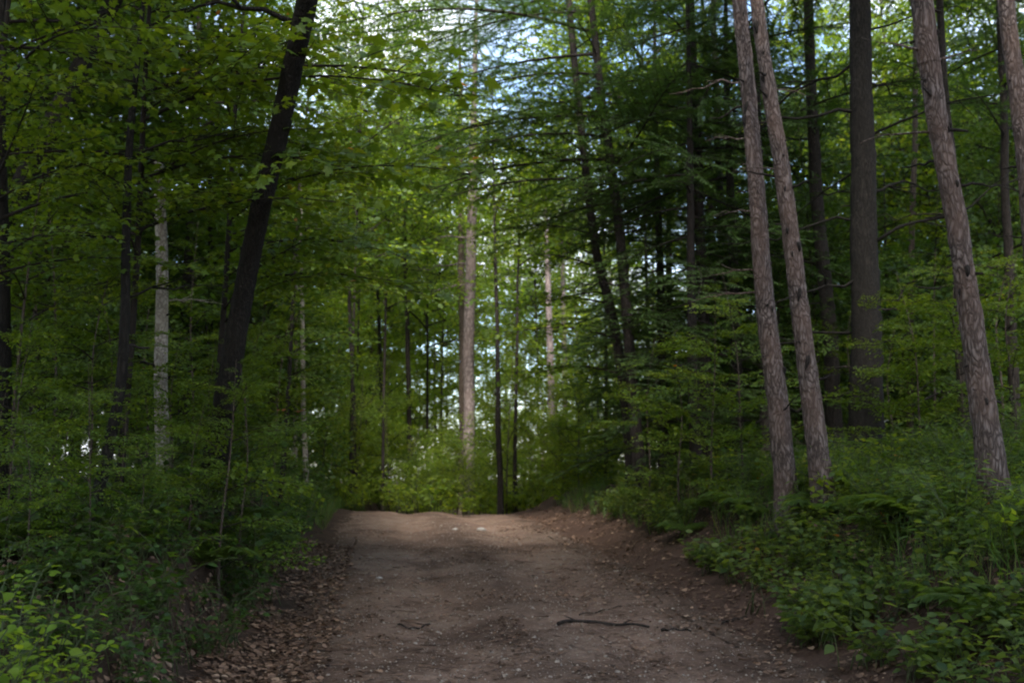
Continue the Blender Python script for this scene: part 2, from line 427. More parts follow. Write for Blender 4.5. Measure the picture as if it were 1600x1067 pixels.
M['rust'] = leaf_mat('rust_leaf', [(0.0, (0.16, 0.05, 0.022)), (0.5, (0.27, 0.095, 0.035)), (1.0, (0.34, 0.17, 0.04))], 0.35, 0.6, (1.2, 0.9, 0.6))
M['stem'] = leaf_mat('green_stem', [(0.0, (0.03, 0.05, 0.018)), (1.0, (0.09, 0.10, 0.035))], 0.05, 0.6)
M['stone'] = earth_mat('pale_stone', (0.17, 0.155, 0.14), (0.25, 0.23, 0.21), (0.33, 0.31, 0.29), (0.5, 0.5, 0.5), 8, 0.2)
M['pebble'] = earth_mat('brown_pebble', (0.16, 0.125, 0.10), (0.25, 0.21, 0.18), (0.36, 0.31, 0.27), (0.3, 0.3, 0.3), 8, 0.2)

# ------------------------------------------------------------------ ground and road
def grid_mesh(name, xs, ys, fn, mat, tf=None):
    X, Y = np.meshgrid(xs, ys)
    Z = fn(X, Y)
    V = np.stack([X, Y, Z], -1).reshape(-1, 3)
    nx, ny = len(xs), len(ys)
    i = np.arange(ny - 1)[:, None] * nx + np.arange(nx - 1)[None, :]
    q = np.stack([i, i + 1, i + nx + 1, i + nx], -1).reshape(-1, 4)
    return new_mesh(name, V, np.concatenate([q[:, [0, 1, 2]], q[:, [0, 2, 3]]]), mat, tf(X, Y).ravel() if tf else None, smooth=True)

def dense(a, b, fine, lo, hi, coarse):
    return np.unique(np.round(np.concatenate([np.linspace(lo, a, coarse), np.arange(a, b, fine), np.linspace(b, hi, coarse)]), 4))
gx = dense(-9, 9, 0.11, -500, 500, 50)
gy = dense(-2, 36, 0.14, -80, 900, 60)
def floor_fn(X, Y):
    Z = height(X, Y)
    d = np.abs(X - road_c(Y)) / road_hw(Y)
    return Z - 0.03 * (1 - sstep(0.85, 1.0, d))
def soil_fn(X, Y):
    d = np.abs(X - road_c(Y)) - road_hw(Y)
    return np.clip((1 - sstep(.5, 1.5, d + .4 * fbm(X * .9, Y * .9, seed=63))) * np.where(X > road_c(Y), 1, .3), 0, 1)
floor_o = obj('forest_floor', grid_mesh('forest_floor', gx, gy, floor_fn, M['floor'], soil_fn))
tag(floor_o, kind='structure')

ry = np.concatenate([np.arange(-12, 30, 0.07), np.arange(30, 56, 0.4)])
ru = np.linspace(-1, 1, 75)
U, YY = np.meshgrid(ru, ry)
wob = 1 + 0.07 * fbm(U * 0.4 + 9 * np.sign(U), YY * 0.6, seed=3)
XX = road_c(YY) + U * road_hw(YY) * np.where(np.abs(U) > 0.8, wob, 1) * 1.06
ZZ = height(XX, YY) + 0.006
ZZ += 0.013 * fbm(XX * 3.0, YY * 3.0, seed=77, oct=4) * (1 - sstep(0.9, 1.0, np.abs(U)))
ZZ += .035 * fbm(XX * .9 + 5, YY * .4, seed=78, oct=3) * sstep(18, 22, YY) * (1 - sstep(24, 27, YY)) * (1 - sstep(0.85, 1.0, np.abs(U)))
ZZ -= 0.05 * sstep(0.93, 1.0, np.abs(U))
RV = np.stack([XX, YY, ZZ], -1).reshape(-1, 3)
i = np.arange(len(ry) - 1)[:, None] * len(ru) + np.arange(len(ru) - 1)[None, :]
q = np.stack([i, i + 1, i + len(ru) + 1, i + len(ru)], -1).reshape(-1, 4)
un = U + .06 * fbm(U * 2, YY * .7, seed=61)
RT = 1.0 + .20 * np.exp(-((un - .42) / .16) ** 2) + .20 * np.exp(-((un + .38) / .18) ** 2) - .24 * np.exp(-((un - .02) / .13) ** 2) - .30 * sstep(.68, .95, np.abs(un)) + .11 * fbm(XX * 1.1, YY * .8, seed=62) + .10 * fbm(XX * 4.5, YY * 3.5, seed=64, oct=3)
tag(obj('dirt_road', new_mesh('dirt_road', RV, np.concatenate([q[:, [0, 1, 2]], q[:, [0, 2, 3]]]), M['dirt'], RT.ravel(), smooth=True)), kind='structure')

# ------------------------------------------------------------------ branches
UP = np.array([0, 0, 1.0])
def branch(rng, L, kind, r0=0.02, rise=0.25, droop=0.35, leaf=None, size=0.1, spacing=0.11, fill=1.0, tint0=0.45, tspread=0.22, twigs=None, nsp=0.38):
    """a bough along +X, its sprays spread nearly level; returns wood MB and leaf positions/dirs/normals/sizes/tints"""
    wood = MB()
    n = 9
    s = np.linspace(0, 1, n)
    ph = rng.uniform(0, 6.28)
    ax = np.stack([s * L, 0.07 * L * np.sin(s * 3 + ph) * s, L * (rise * s - droop * s * s)], -1)
    wood.add(*tube(ax, r0 * (1 - 0.85 * s), 5), 0.4)
    P, D, N, S, C = [], [], [], [], []
    nt = twigs or max(4, int(L * 5.5))
    for k in range(nt):
        f = 0.16 + 0.84 * (k + rng.uniform(0, .6)) / nt
        f = min(f, 0.99)
        o = np.array([np.interp(f, s, ax[:, c]) for c in range(3)])
        side = 1 if k % 2 else -1
        ang = side * rng.uniform(0.6, 1.15)
        ln = L * (0.52 * (1 - f) + 0.14) * rng.uniform(0.65, 1.15)
        d = np.array([math.cos(ang), math.sin(ang), rng.normal(0.05, 0.13)])
        m = 5
        tt = np.linspace(0, 1, m)[:, None]
        tw = o + d * ln * tt + np.array([0, 0, -0.16 * ln]) * tt ** 2 + np.array([0.2 * ln, 0, 0]) * tt ** 2
        wood.add(*tube(tw, np.linspace(r0 * 0.32, r0 * 0.1, m), 3), 0.4)
        cnt = max(2, int(ln / spacing * fill))
        u = (np.arange(cnt) + rng.uniform(0.2, 0.9, cnt)) / cnt
        for sgn in (-1, 1):
            pos = np.stack([np.interp(u, tt[:, 0], tw[:, c]) for c in range(3)], -1)
            td = norm(tw[-1:] - tw[:1])
            sd = np.cross(UP, td[0]); sd /= np.linalg.norm(sd) + 1e-9
            if kind == 'needle':
                dd = td * 0.55 + sgn * sd * rng.uniform(0.5, 1.0, cnt)[:, None] + UP * rng.normal(-0.05, 0.22, cnt)[:, None]
            else:
                dd = td * rng.uniform(0.2, 0.9, cnt)[:, None] + sgn * sd * rng.uniform(0.4, 1.0, cnt)[:, None] + UP * rng.normal(-0.22, 0.28, cnt)[:, None]
                pos = pos + sgn * sd * rng.uniform(0.01, 0.05, cnt)[:, None] + rng.normal(0, 0.025, (cnt, 3))
            P.append(pos); D.append(dd)
            N.append(UP + rng.normal(0, nsp, (cnt, 3)))
            S.append(size * rng.uniform(0.6, 1.2, cnt))
            C.append(np.clip(tint0 + rng.normal(0, 0.07) + rng.normal(0, tspread * 0.5, cnt), 0, 0.96))
    if kind != 'needle':
        P.append(ax[-1:]); D.append(np.array([[1, 0, -0.2]])); N.append(np.array([[0, 0, 1.0]])); S.append(np.array([size])); C.append(np.array([tint0]))
    return wood, tuple(np.concatenate(q) for q in (P, D, N, S, C))

def xf(V, mat):
    return V @ mat[:3, :3].T + mat[:3, 3]
def placement(o, az, elev, s=1.0, roll=0.0):
    ca, sa, ce, se = math.cos(az), math.sin(az), math.cos(elev), math.sin(elev)
    Rz = np.array([[ca, -sa, 0], [sa, ca, 0], [0, 0, 1]])
    Ry = np.array([[ce, 0, -se], [0, 1, 0], [se, 0, ce]])
    Rx = np.array([[1, 0, 0], [0, math.cos(roll), -math.sin(roll)], [0, math.sin(roll), math.cos(roll)]])
    m = np.eye(4); m[:3, :3] = Rz @ Ry @ Rx * s; m[:3, 3] = o
    return m

def branch_proto(rng, L, kind, tmpl, lmat, wmat, **kw):
    w, (P, D, N, S, C) = branch(rng, L, kind, **kw)
    lv = scatter(tmpl, P, D, N, S, C)
    return dict(wood=w.arrays(), leaf=lv, L=L, lmat=lmat, wmat=wmat)
def proto_meshes(pr, name='branch'):
    if 'wm' not in pr:
        pr['wm'] = new_mesh(name, *pr['wood'][:2], pr['wmat'], pr['wood'][2], smooth=True)
        pr['lm'] = new_mesh('foliage', *pr['leaf'][:2], pr['lmat'], pr['leaf'][2])
    return pr['wm'], pr['lm']

RNG = np.random.default_rng(11)
def protos(k, L, *a, **kw):
    return [branch_proto(np.random.default_rng(RNG.integers(1 << 30)), L * RNG.uniform(0.85, 1.15), *a, **kw) for _ in range(k)]
B_MAPLE = protos(6, 2.4, 'leaf', MAPLE, M['maple'], M['twig'], size=0.10, spacing=0.10, tint0=0.45, r0=0.018)
B_MID = protos(6, 2.6, 'leaf', LOBE, M['maple'], M['twig'], size=0.12, spacing=0.10, tint0=0.42, r0=0.02)
B_BEECH = protos(6, 2.8, 'leaf', LOBE, M['beech'], M['twig'], size=0.12, spacing=0.10, tint0=0.45, r0=0.022)
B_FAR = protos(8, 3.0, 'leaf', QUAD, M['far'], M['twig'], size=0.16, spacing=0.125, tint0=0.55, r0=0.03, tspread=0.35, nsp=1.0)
B_DUSK = protos(6, 2.8, 'leaf', QUAD, M['beech'], M['twig'], size=0.15, spacing=0.115, tint0=0.5, r0=0.026, tspread=0.35, nsp=0.9)
B_HIGH = protos(6, 3.0, 'leaf', QUAD, M['far'], M['twig'], size=0.14, spacing=0.13, tint0=0.40, r0=0.03, tspread=0.35, nsp=1.0)
B_PINE = protos(6, 3.2, 'needle', NEEDLE, M['needle'], M['dark_bark'], size=0.14, spacing=0.022, tint0=0.5, r0=0.028, rise=0.05, droop=0.22)
B_HEM = protos(6, 3.0, 'needle', LANCE, M['needle'], M['dark_bark'], size=0.13, spacing=0.036, tint0=0.5, r0=0.024, rise=0.0, droop=0.25)

def crown_arrays(rng, plist, z0, z1, nb, len_fn, elev=(0.0, 0.45), trunk_fn=None, roll=None):
    """merged crown: nb boughs round a stem between z0 and z1"""
    w, f = MB(), MB()
    az = rng.uniform(0, 6.28)
    roll = roll or (0.9 if plist is B_FAR or plist is B_HIGH or plist is B_DUSK else 0.25)
    if roll > .5: elev = (-.25, .95)
    for k in range(nb):
        t = (k + rng.uniform(0, 1)) / nb
        z = z0 + (z1 - z0) * t
        az += 2.4 + rng.normal(0, 0.35)
        pr = plist[rng.integers(len(plist))]
        s = len_fn(t) / pr['L'] * rng.uniform(0.75, 1.2)
        o = np.array([0, 0, z]) if trunk_fn is None else trunk_fn(z)
        m = placement(o, az, rng.uniform(*elev), s, rng.normal(0, roll))
        V, T, C = pr['wood']; w.add(xf(V, m), T, C)
        V, T, C = pr['leaf']; f.add(xf(V, m), T, np.clip(C + rng.normal(0, 0.08), 0, 0.96))
    return w, f
def dome(L, lo=0.5):
    return lambda t: L * (lo + (1 - lo) * math.sin(math.pi * min(1, t * 0.75 + 0.18))) if t < 0.8 else L * max(0.25, (1 - t) / 0.2 * (lo + (1 - lo) * 0.65))
def cone(L):
    return lambda t: L * (1.0 - 0.8 * t)
def barrel(L):
    return lambda t: L * (0.75 + 0.25 * math.sin(3.1 * t)) * (1 - 0.85 * max(0, t - 0.6) / 0.4)

# ------------------------------------------------------------------ trunks
def trunk_from_pixels(pts, Y, top_z, dY=0.0):
    """centre line and radii: pts = (px, py, width_px) from the ground up; goes on to top_z above the picture"""
    W = []
    n = len(pts)
    for k, (px, py, w) in enumerate(pts):
        d = Y + dY * k / max(1, n - 1)
        W.append((at(px, py, d), w * 0.80 / F_PX * d * 0.5))
    P = np.array([w[0] for w in W]); r = np.array([w[1] for w in W])
    base = P[0].copy(); g = hz(base[0], base[1]) - 0.15
    if g < P[0, 2]:
        dirn = (P[1] - P[0]); dirn /= dirn[2]
        P = np.concatenate([[P[0] - dirn * (P[0, 2] - g) * 0.7 - np.array([0, 0, (P[0, 2] - g) * 0.3])], P]); r = np.concatenate([[r[0] * 1.22], r])
    if top_z > P[-1, 2] + 0.5:
        dirn = (P[-1] - P[-2]); dirn /= dirn[2]
        h = top_z - P[-1, 2]
        P = np.concatenate([P, [P[-1] + dirn * h * 0.5, P[-1] + dirn * h * 0.5 + np.array([dirn[0] * .6, dirn[1] * .6, 1]) * h * 0.5]])
        r = np.concatenate([r, [r[-1] * 0.62, r[-1] * 0.14]])
    return P, r
def trunk_mesh(name, P, r, base, mat, sides=14, step=0.12, rough=0.07, seed=0):
    n = max(8, int(np.linalg.norm(np.diff(P, axis=0), axis=1).sum() / step))
    n = min(n, 160)
    u = np.linspace(0, len(P) - 1, n)
    C = spline(P, n); rr = np.interp(u, np.arange(len(P)), r)
    C = C + np.stack([0.02 * noise(C[:, 2] * 0.8, C[:, 2] * 0 + seed, seed=seed), 0.02 * noise(C[:, 2] * 0.8, C[:, 2] * 0 + seed + 9, seed=seed), np.zeros(n)], -1)
    z0 = C[0, 2]
    rr = rr * (1 + 0.55 * np.exp(-(C[:, 2] - z0) / 0.3))
    V, T = tube(C, rr, sides, rough, 7.0, seed)
    return new_mesh(name, V - base, T, mat, np.full(len(V), .5), smooth=True), C, rr

def stub(rng, C, rr, base, z, ln, az, rad=0.016, elev=0.25, droop=0.1):
    """one dead branch stub / bare branch on a trunk at height z"""
    o = np.array([np.interp(z, C[:, 2], C[:, c]) for c in range(3)]); r = float(np.interp(z, C[:, 2], rr))
    d = np.array([math.cos(az), math.sin(az), elev])
    n = 5 if ln < 0.5 else 8
    t = np.linspace(0, 1, n)[:, None]
    P = o + d * (r * 0.6 + ln * t) + np.array([0, 0, -droop * ln]) * t ** 2
    wig = rng.normal(0, 0.025 * ln, (n, 3)); wig[0] = 0; P = P + wig
    return P - base, np.linspace(rad, rad * (0.55 if ln < 0.3 else 0.22), n)
def bare_branch(rng, C, rr, base, z, ln, az, rad, elev=0.1, droop=0.2, forks=3):
    P, r = stub(rng, C, rr, base, z, ln, az, rad, elev, droop)
    mb = MB(); mb.add(*tube(P, r, 5), 0.4)
    for _ in range(forks):
        k = rng.integers(2, len(P) - 1)
        a = az + rng.choice([-1, 1]) * rng.uniform(0.4, 1.0)
        l2 = ln * rng.uniform(0.25, 0.5)
        t = np.linspace(0, 1, 5)[:, None]
        Q = P[k] + np.array([math.cos(a), math.sin(a), rng.normal(0, 0.25)]) * l2 * t + rng.normal(0, 0.02 * ln, (5, 3)) * t
        mb.add(*tube(Q, np.linspace(r[k] * 0.6, r[k] * 0.2, 5), 4), 0.4)
    return mb

def place_branch(tree, pr, o, az, elev, s=1.0, roll=0.0, name='branch'):
    wm, lm = proto_meshes(pr)
    b = obj(name, wm, tree, mat4=Matrix(placement(o, az, elev, s, roll).tolist()))
    obj('foliage', lm, b)
    return b

def on_trunk(C, z):
    return np.array([np.interp(z, C[:, 2], C[:, c]) for c in range(3)])

def tall_tree(name, label, cat, pts, Y, top_z, mat, dY=0.0, stubs=(0, 0, 0), bares=(), crown=None, group=None, seed=0, sides=14, rough=0.07, bmat=None):
    rng = np.random.default_rng(1000 + seed)
    P, r = trunk_from_pixels(pts, Y, top_z, dY)
    base = P[0].copy()
    t = thing(name, base, label, cat, group)
    me, C, rr = trunk_mesh('trunk', P, r, base, M[mat], sides, 0.12 if Y < 20 else 0.3, rough, seed)
    obj('trunk', me, t)
    bm = M[bmat or mat]
    n, z0, z1 = stubs
    for k in range(n):
        z = z0 + (z1 - z0) * (k + rng.uniform(0, 1)) / n
        ln = rng.choice([0.06, 0.10, 0.22, 0.5], p=[.4, .3, .2, .1])
        Pp, rp = stub(rng, C, rr, base, z, ln, rng.uniform(0, 6.28), rng.uniform(0.010, 0.022), rng.uniform(-0.2, 0.5))
        V, T = tube(Pp, rp, 5)
        obj('branch_stub', new_mesh('branch_stub', V, T, M['dark_bark'], np.full(len(V), .4), True), t)
    for z, ln, az, rad, el in bares:
        obj('branch', bare_branch(rng, C, rr, base, z, ln, az, rad, el).mesh('branch', bm, True), t)
    if crown:
        plist, z0, z1, nb, lf, elev = crown
        w, f = crown_arrays(rng, plist, z0, z1, nb, lf, elev, lambda z: on_trunk(C, z) - base)
        c = obj('crown', f.mesh('crown', plist[0]['lmat']), t)
        obj('limbs', w.mesh('limbs', plist[0]['wmat'], True), c)
    return t, C, rr, base

TREES = []
PI = math.pi
# ---- the red pines of the right bank
pine_crown = (B_PINE, 11.5, 19, 26, cone(3.4), (-0.1, 0.4))
TREES.append(tall_tree('red_pine', 'left one of two close red pine trunks leaning together on the right bank', 'tree',
    [(1229, 752, 42), (1215, 630, 41), (1199, 500, 38), (1181, 300, 33), (1168, 150, 31), (1157, 10, 29)], 12.0, 19, 'red_pine', 0.3,
    (26, 1.9, 8.5), [(6.35, 0.9, 2.9, .014, .1), (5.6, 0.55, 3.3, .012, .1), (4.7, .5, 3.2, .012, .05), (3.95, 0.6, 3.1, .012, .05), (3.7, .9, 3.3, .012, .0)], pine_crown, seed=1, sides=20))
TREES.append(tall_tree('red_pine', 'right one of two close red pine trunks leaning together on the right bank', 'tree',
    [(1287, 790, 44), (1268, 640, 40), (1250, 500, 36), (1226, 300, 33), (1204, 150, 30), (1183, 10, 27)], 11.4, 19, 'red_pine', 0.2,
    (26, 1.8, 8.2), [(6.0, .5, 0.3, .012, .1), (5.0, .6, 3.5, .012, .1)], pine_crown, seed=2, sides=20))
TREES.append(tall_tree('red_pine', 'thickest reddish pine trunk standing near the right edge with dark branch scars', 'tree',
    [(1554, 790, 58), (1538, 650, 50), (1520, 520, 45), (1503, 420, 41), (1478, 260, 40), (1452, 100, 42), (1440, 10, 44)], 9.5, 18, 'red_pine', 0.1,
    (26, 1.8, 7.0), [(5.6, .5, 3.4, .016, .3), (5.5, .5, 0.2, .016, .5), (4.8, .7, 2.8, .014, .15)], pine_crown, seed=3, sides=22))
TREES.append(tall_tree('red_pine', 'red pine trunk cut by the right edge of the view, only its upper part showing', 'tree',
    [(1652, 800, 44), (1628, 500, 40), (1601, 230, 36), (1590, 130, 35), (1574, 10, 33)], 11.0, 19, 'red_pine', 0.1,
    (14, 2, 8.5), [], pine_crown, seed=4, sides=18))
# ---- the big dark pine behind them
_bigb = [(1.9 + 0.42 * k, 1.6 + 0.8 * ((k * 37) % 10) / 10, (0.2 if k % 2 else 2.9) + ((k * 53) % 10 - 5) * 0.16, .020 + .012 * ((k * 17) % 5) / 5, [0.05, 0.35, -0.2, 0.5][k % 4]) for k in range(16)]
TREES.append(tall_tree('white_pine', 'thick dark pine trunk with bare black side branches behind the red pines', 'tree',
    [(1354, 730, 72), (1355, 560, 60), (1351, 400, 53), (1346, 200, 47), (1345, 10, 42)], 15.0, 22, 'shaded_dark_bark', 0.0,
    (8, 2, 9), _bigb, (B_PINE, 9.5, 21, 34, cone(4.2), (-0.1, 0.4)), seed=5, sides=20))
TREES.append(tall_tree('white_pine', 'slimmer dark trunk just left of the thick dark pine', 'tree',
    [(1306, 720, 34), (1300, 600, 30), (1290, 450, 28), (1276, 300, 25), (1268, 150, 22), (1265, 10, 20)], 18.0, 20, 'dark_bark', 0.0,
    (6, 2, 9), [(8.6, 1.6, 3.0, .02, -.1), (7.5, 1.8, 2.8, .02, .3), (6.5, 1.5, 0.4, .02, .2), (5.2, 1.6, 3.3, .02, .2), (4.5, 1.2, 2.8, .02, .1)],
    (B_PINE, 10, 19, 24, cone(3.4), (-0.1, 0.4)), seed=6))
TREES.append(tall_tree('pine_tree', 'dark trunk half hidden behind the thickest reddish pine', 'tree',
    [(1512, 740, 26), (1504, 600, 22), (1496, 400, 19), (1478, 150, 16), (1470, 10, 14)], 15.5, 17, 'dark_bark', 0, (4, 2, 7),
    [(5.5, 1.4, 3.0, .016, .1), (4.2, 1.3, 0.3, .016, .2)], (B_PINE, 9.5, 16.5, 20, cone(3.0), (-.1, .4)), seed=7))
TREES.append(tall_tree('pine_tree', 'thin grey trunk seen between the thick dark pine and the thickest reddish pine', 'tree',
    [(1420, 720, 14), (1424, 500, 12), (1428, 250, 11), (1430, 10, 9)], 22, 16, 'brown_bark', 0, (4, 2, 8),
    [(7, 1.2, 3, .014, .1), (6, 1.2, 0.2, .014, .2)], (B_BEECH, 9.5, 16, 20, dome(2.6), (0, .5)), seed=8))
# ---- left side
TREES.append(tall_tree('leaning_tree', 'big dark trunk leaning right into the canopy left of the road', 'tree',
    [(330, 790, 52), (342, 690, 46), (358, 590, 43), (384, 430, 40), (405, 330, 40), (438, 200, 41), (462, 90, 42), (480, 10, 42)], 11.0, 17, 'shaded_dark_bark', -2.2,
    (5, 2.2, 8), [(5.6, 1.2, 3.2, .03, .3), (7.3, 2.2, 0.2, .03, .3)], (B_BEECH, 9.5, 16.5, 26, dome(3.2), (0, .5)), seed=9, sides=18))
TREES.append(tall_tree('dead_birch', 'pale grey bare trunk standing in the dark undergrowth on the left', 'tree',
    [(257, 760, 27), (254, 640, 27), (252, 510, 25), (249, 350, 23), (247, 250, 18)], 11.0, 4.6, 'pale_bark', 0.1,
    (12, 2.0, 5.5), [(3.4, .6, 0.5, .012, .2)], None, seed=10, sides=16, rough=0.05))
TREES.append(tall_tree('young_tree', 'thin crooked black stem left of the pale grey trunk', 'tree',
    [(150, 800, 24), (170, 700, 23), (186, 600, 21), (194, 480, 19), (198, 350, 17), (203, 230, 15), (215, 100, 11), (222, 10, 9)], 9.0, 10, 'shaded_dark_bark', 0.2,
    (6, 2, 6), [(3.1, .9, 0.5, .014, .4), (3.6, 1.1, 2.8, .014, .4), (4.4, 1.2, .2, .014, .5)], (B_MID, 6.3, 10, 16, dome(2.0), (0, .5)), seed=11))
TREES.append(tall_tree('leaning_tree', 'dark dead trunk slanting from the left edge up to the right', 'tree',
    [(-110, 640, 46), (-30, 420, 44), (20, 315, 42), (75, 200, 40), (135, 90, 36), (180, 0, 32)], 13.0, 11, 'shaded_dark_bark', 0.5,
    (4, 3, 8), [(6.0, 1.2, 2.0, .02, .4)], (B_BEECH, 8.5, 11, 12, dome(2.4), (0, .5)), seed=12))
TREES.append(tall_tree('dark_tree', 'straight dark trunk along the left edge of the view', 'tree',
    [(2, 780, 30), (4, 500, 26), (3, 250, 23), (0, 10, 21)], 10.0, 15, 'shaded_dark_bark', 0,
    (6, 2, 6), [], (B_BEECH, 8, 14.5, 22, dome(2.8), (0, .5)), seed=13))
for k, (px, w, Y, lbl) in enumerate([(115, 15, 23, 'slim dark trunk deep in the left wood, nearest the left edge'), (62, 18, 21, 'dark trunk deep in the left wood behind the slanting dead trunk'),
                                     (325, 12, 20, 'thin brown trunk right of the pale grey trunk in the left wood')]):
    TREES.append(tall_tree('dark_tree', lbl, 'tree', [(px, 760, w), (px + 3, 500, w * .9), (px + 4, 250, w * .8), (px + 8, 10, w * .7)], Y, 15, 'shaded_dark_bark', 0,
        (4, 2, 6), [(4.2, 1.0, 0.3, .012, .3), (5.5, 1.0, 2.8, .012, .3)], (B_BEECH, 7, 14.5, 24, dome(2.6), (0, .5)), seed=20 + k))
# ---- beyond the crest
TREES.append(tall_tree('red_pine', 'tall pine trunk lit pale pink in the middle beyond the crest of the road', 'tree',
    [(734, 800, 23), (733, 650, 22), (732, 550, 22), (735, 400, 21), (738, 290, 18), (741, 160, 12)], 30, 19, 'lit_pine', 0,
    (14, 3, 12), [(7.6, 1.6, 3.2, .03, 0), (8.4, 1.4, 3.3, .03, .1), (7.0, 1.2, 3.0, .03, 0), (9.6, 1.2, 0.2, .03, .2), (10.5, 1.5, 3.0, .03, .1), (11.2, 1.4, .4, .03, .2)],
    (B_PINE, 13.5, 18.5, 16, cone(2.8), (-.1, .4)), seed=30))
TREES.append(tall_tree('red_pine', 'darker thin pine trunk close behind the pale middle pine', 'tree',
    [(722, 800, 15), (723, 600, 15), (721, 420, 14), (720, 290, 12)], 32, 17, 'brown_bark', 0, (6, 4, 12), [], (B_PINE, 12.5, 17, 12, cone(2.4), (-.1, .4)), seed=31))
TREES.append(tall_tree('red_pine', 'distant pale pink trunk right of the middle pine, left of a close pair', 'tree',
    [(860, 780, 16), (861, 600, 15), (858, 500, 13), (856, 430, 11)], 42, 15, 'lit_pine', 0, (4, 4, 9), [], (B_FAR, 10, 15, 14, dome(2.4), (0, .5)), seed=32))
TREES.append(tall_tree('red_pine', 'distant pale thin trunk, right one of a close pair right of the middle pine', 'tree',
    [(883, 780, 12), (882, 600, 11), (881, 500, 10), (880, 430, 9)], 44, 15, 'lit_pine', 0, (4, 4, 9), [], (B_FAR, 10, 15, 14, dome(2.2), (0, .5)), seed=33))
TREES.append(tall_tree('birch_tree', 'slender whitish trunk left of the road where it reaches the crest', 'tree',
    [(481, 770, 10), (477, 680, 10), (473, 590, 9), (470, 420, 8), (470, 250, 6)], 21, 9, 'pale_bark', 0, (4, 2, 7), [], (B_MID, 6, 9, 10, dome(1.8), (0, .5)), seed=34, sides=10))
TREES.append(tall_tree('birch_tree', 'short faint pale stem beside the slender whitish trunk', 'tree',
    [(461, 760, 12), (460, 690, 11), (462, 640, 9), (463, 500, 7)], 23, 7.5, 'pale_bark', 0, (3, 2, 5), [], (B_MID, 4.5, 7.5, 10, dome(1.6), (0, .5)), seed=35, sides=10))
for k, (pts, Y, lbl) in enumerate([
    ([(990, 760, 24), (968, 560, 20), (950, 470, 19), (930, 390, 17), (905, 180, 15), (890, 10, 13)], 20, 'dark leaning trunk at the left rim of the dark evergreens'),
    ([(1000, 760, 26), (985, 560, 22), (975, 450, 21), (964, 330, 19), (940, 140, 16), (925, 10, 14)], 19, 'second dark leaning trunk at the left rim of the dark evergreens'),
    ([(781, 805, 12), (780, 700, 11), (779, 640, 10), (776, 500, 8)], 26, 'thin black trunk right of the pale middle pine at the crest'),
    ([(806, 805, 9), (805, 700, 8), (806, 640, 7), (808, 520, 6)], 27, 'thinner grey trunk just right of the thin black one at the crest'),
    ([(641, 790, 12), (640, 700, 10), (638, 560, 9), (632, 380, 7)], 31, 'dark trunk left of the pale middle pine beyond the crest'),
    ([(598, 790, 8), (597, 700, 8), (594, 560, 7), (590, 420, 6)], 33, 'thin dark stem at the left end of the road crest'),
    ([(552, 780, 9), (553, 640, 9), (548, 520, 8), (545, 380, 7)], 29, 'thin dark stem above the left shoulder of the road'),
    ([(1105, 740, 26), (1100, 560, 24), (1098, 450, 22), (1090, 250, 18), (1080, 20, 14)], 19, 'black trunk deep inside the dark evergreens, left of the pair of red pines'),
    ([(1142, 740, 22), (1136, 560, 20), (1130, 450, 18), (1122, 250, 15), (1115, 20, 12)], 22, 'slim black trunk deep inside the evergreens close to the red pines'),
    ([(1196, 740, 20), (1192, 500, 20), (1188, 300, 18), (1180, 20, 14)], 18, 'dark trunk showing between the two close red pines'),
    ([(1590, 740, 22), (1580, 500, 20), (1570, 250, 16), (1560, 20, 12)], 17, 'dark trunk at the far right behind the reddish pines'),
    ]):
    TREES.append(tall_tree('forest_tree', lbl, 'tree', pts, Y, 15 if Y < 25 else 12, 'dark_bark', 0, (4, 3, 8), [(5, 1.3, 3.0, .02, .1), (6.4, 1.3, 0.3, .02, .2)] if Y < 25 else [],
        (B_PINE, 7, 14.5, 22, cone(3.0), (-.1, .35)) if Y < 25 else (B_FAR, 6.5, 12, 14, dome(2.2), (0, .5)), seed=40 + k))

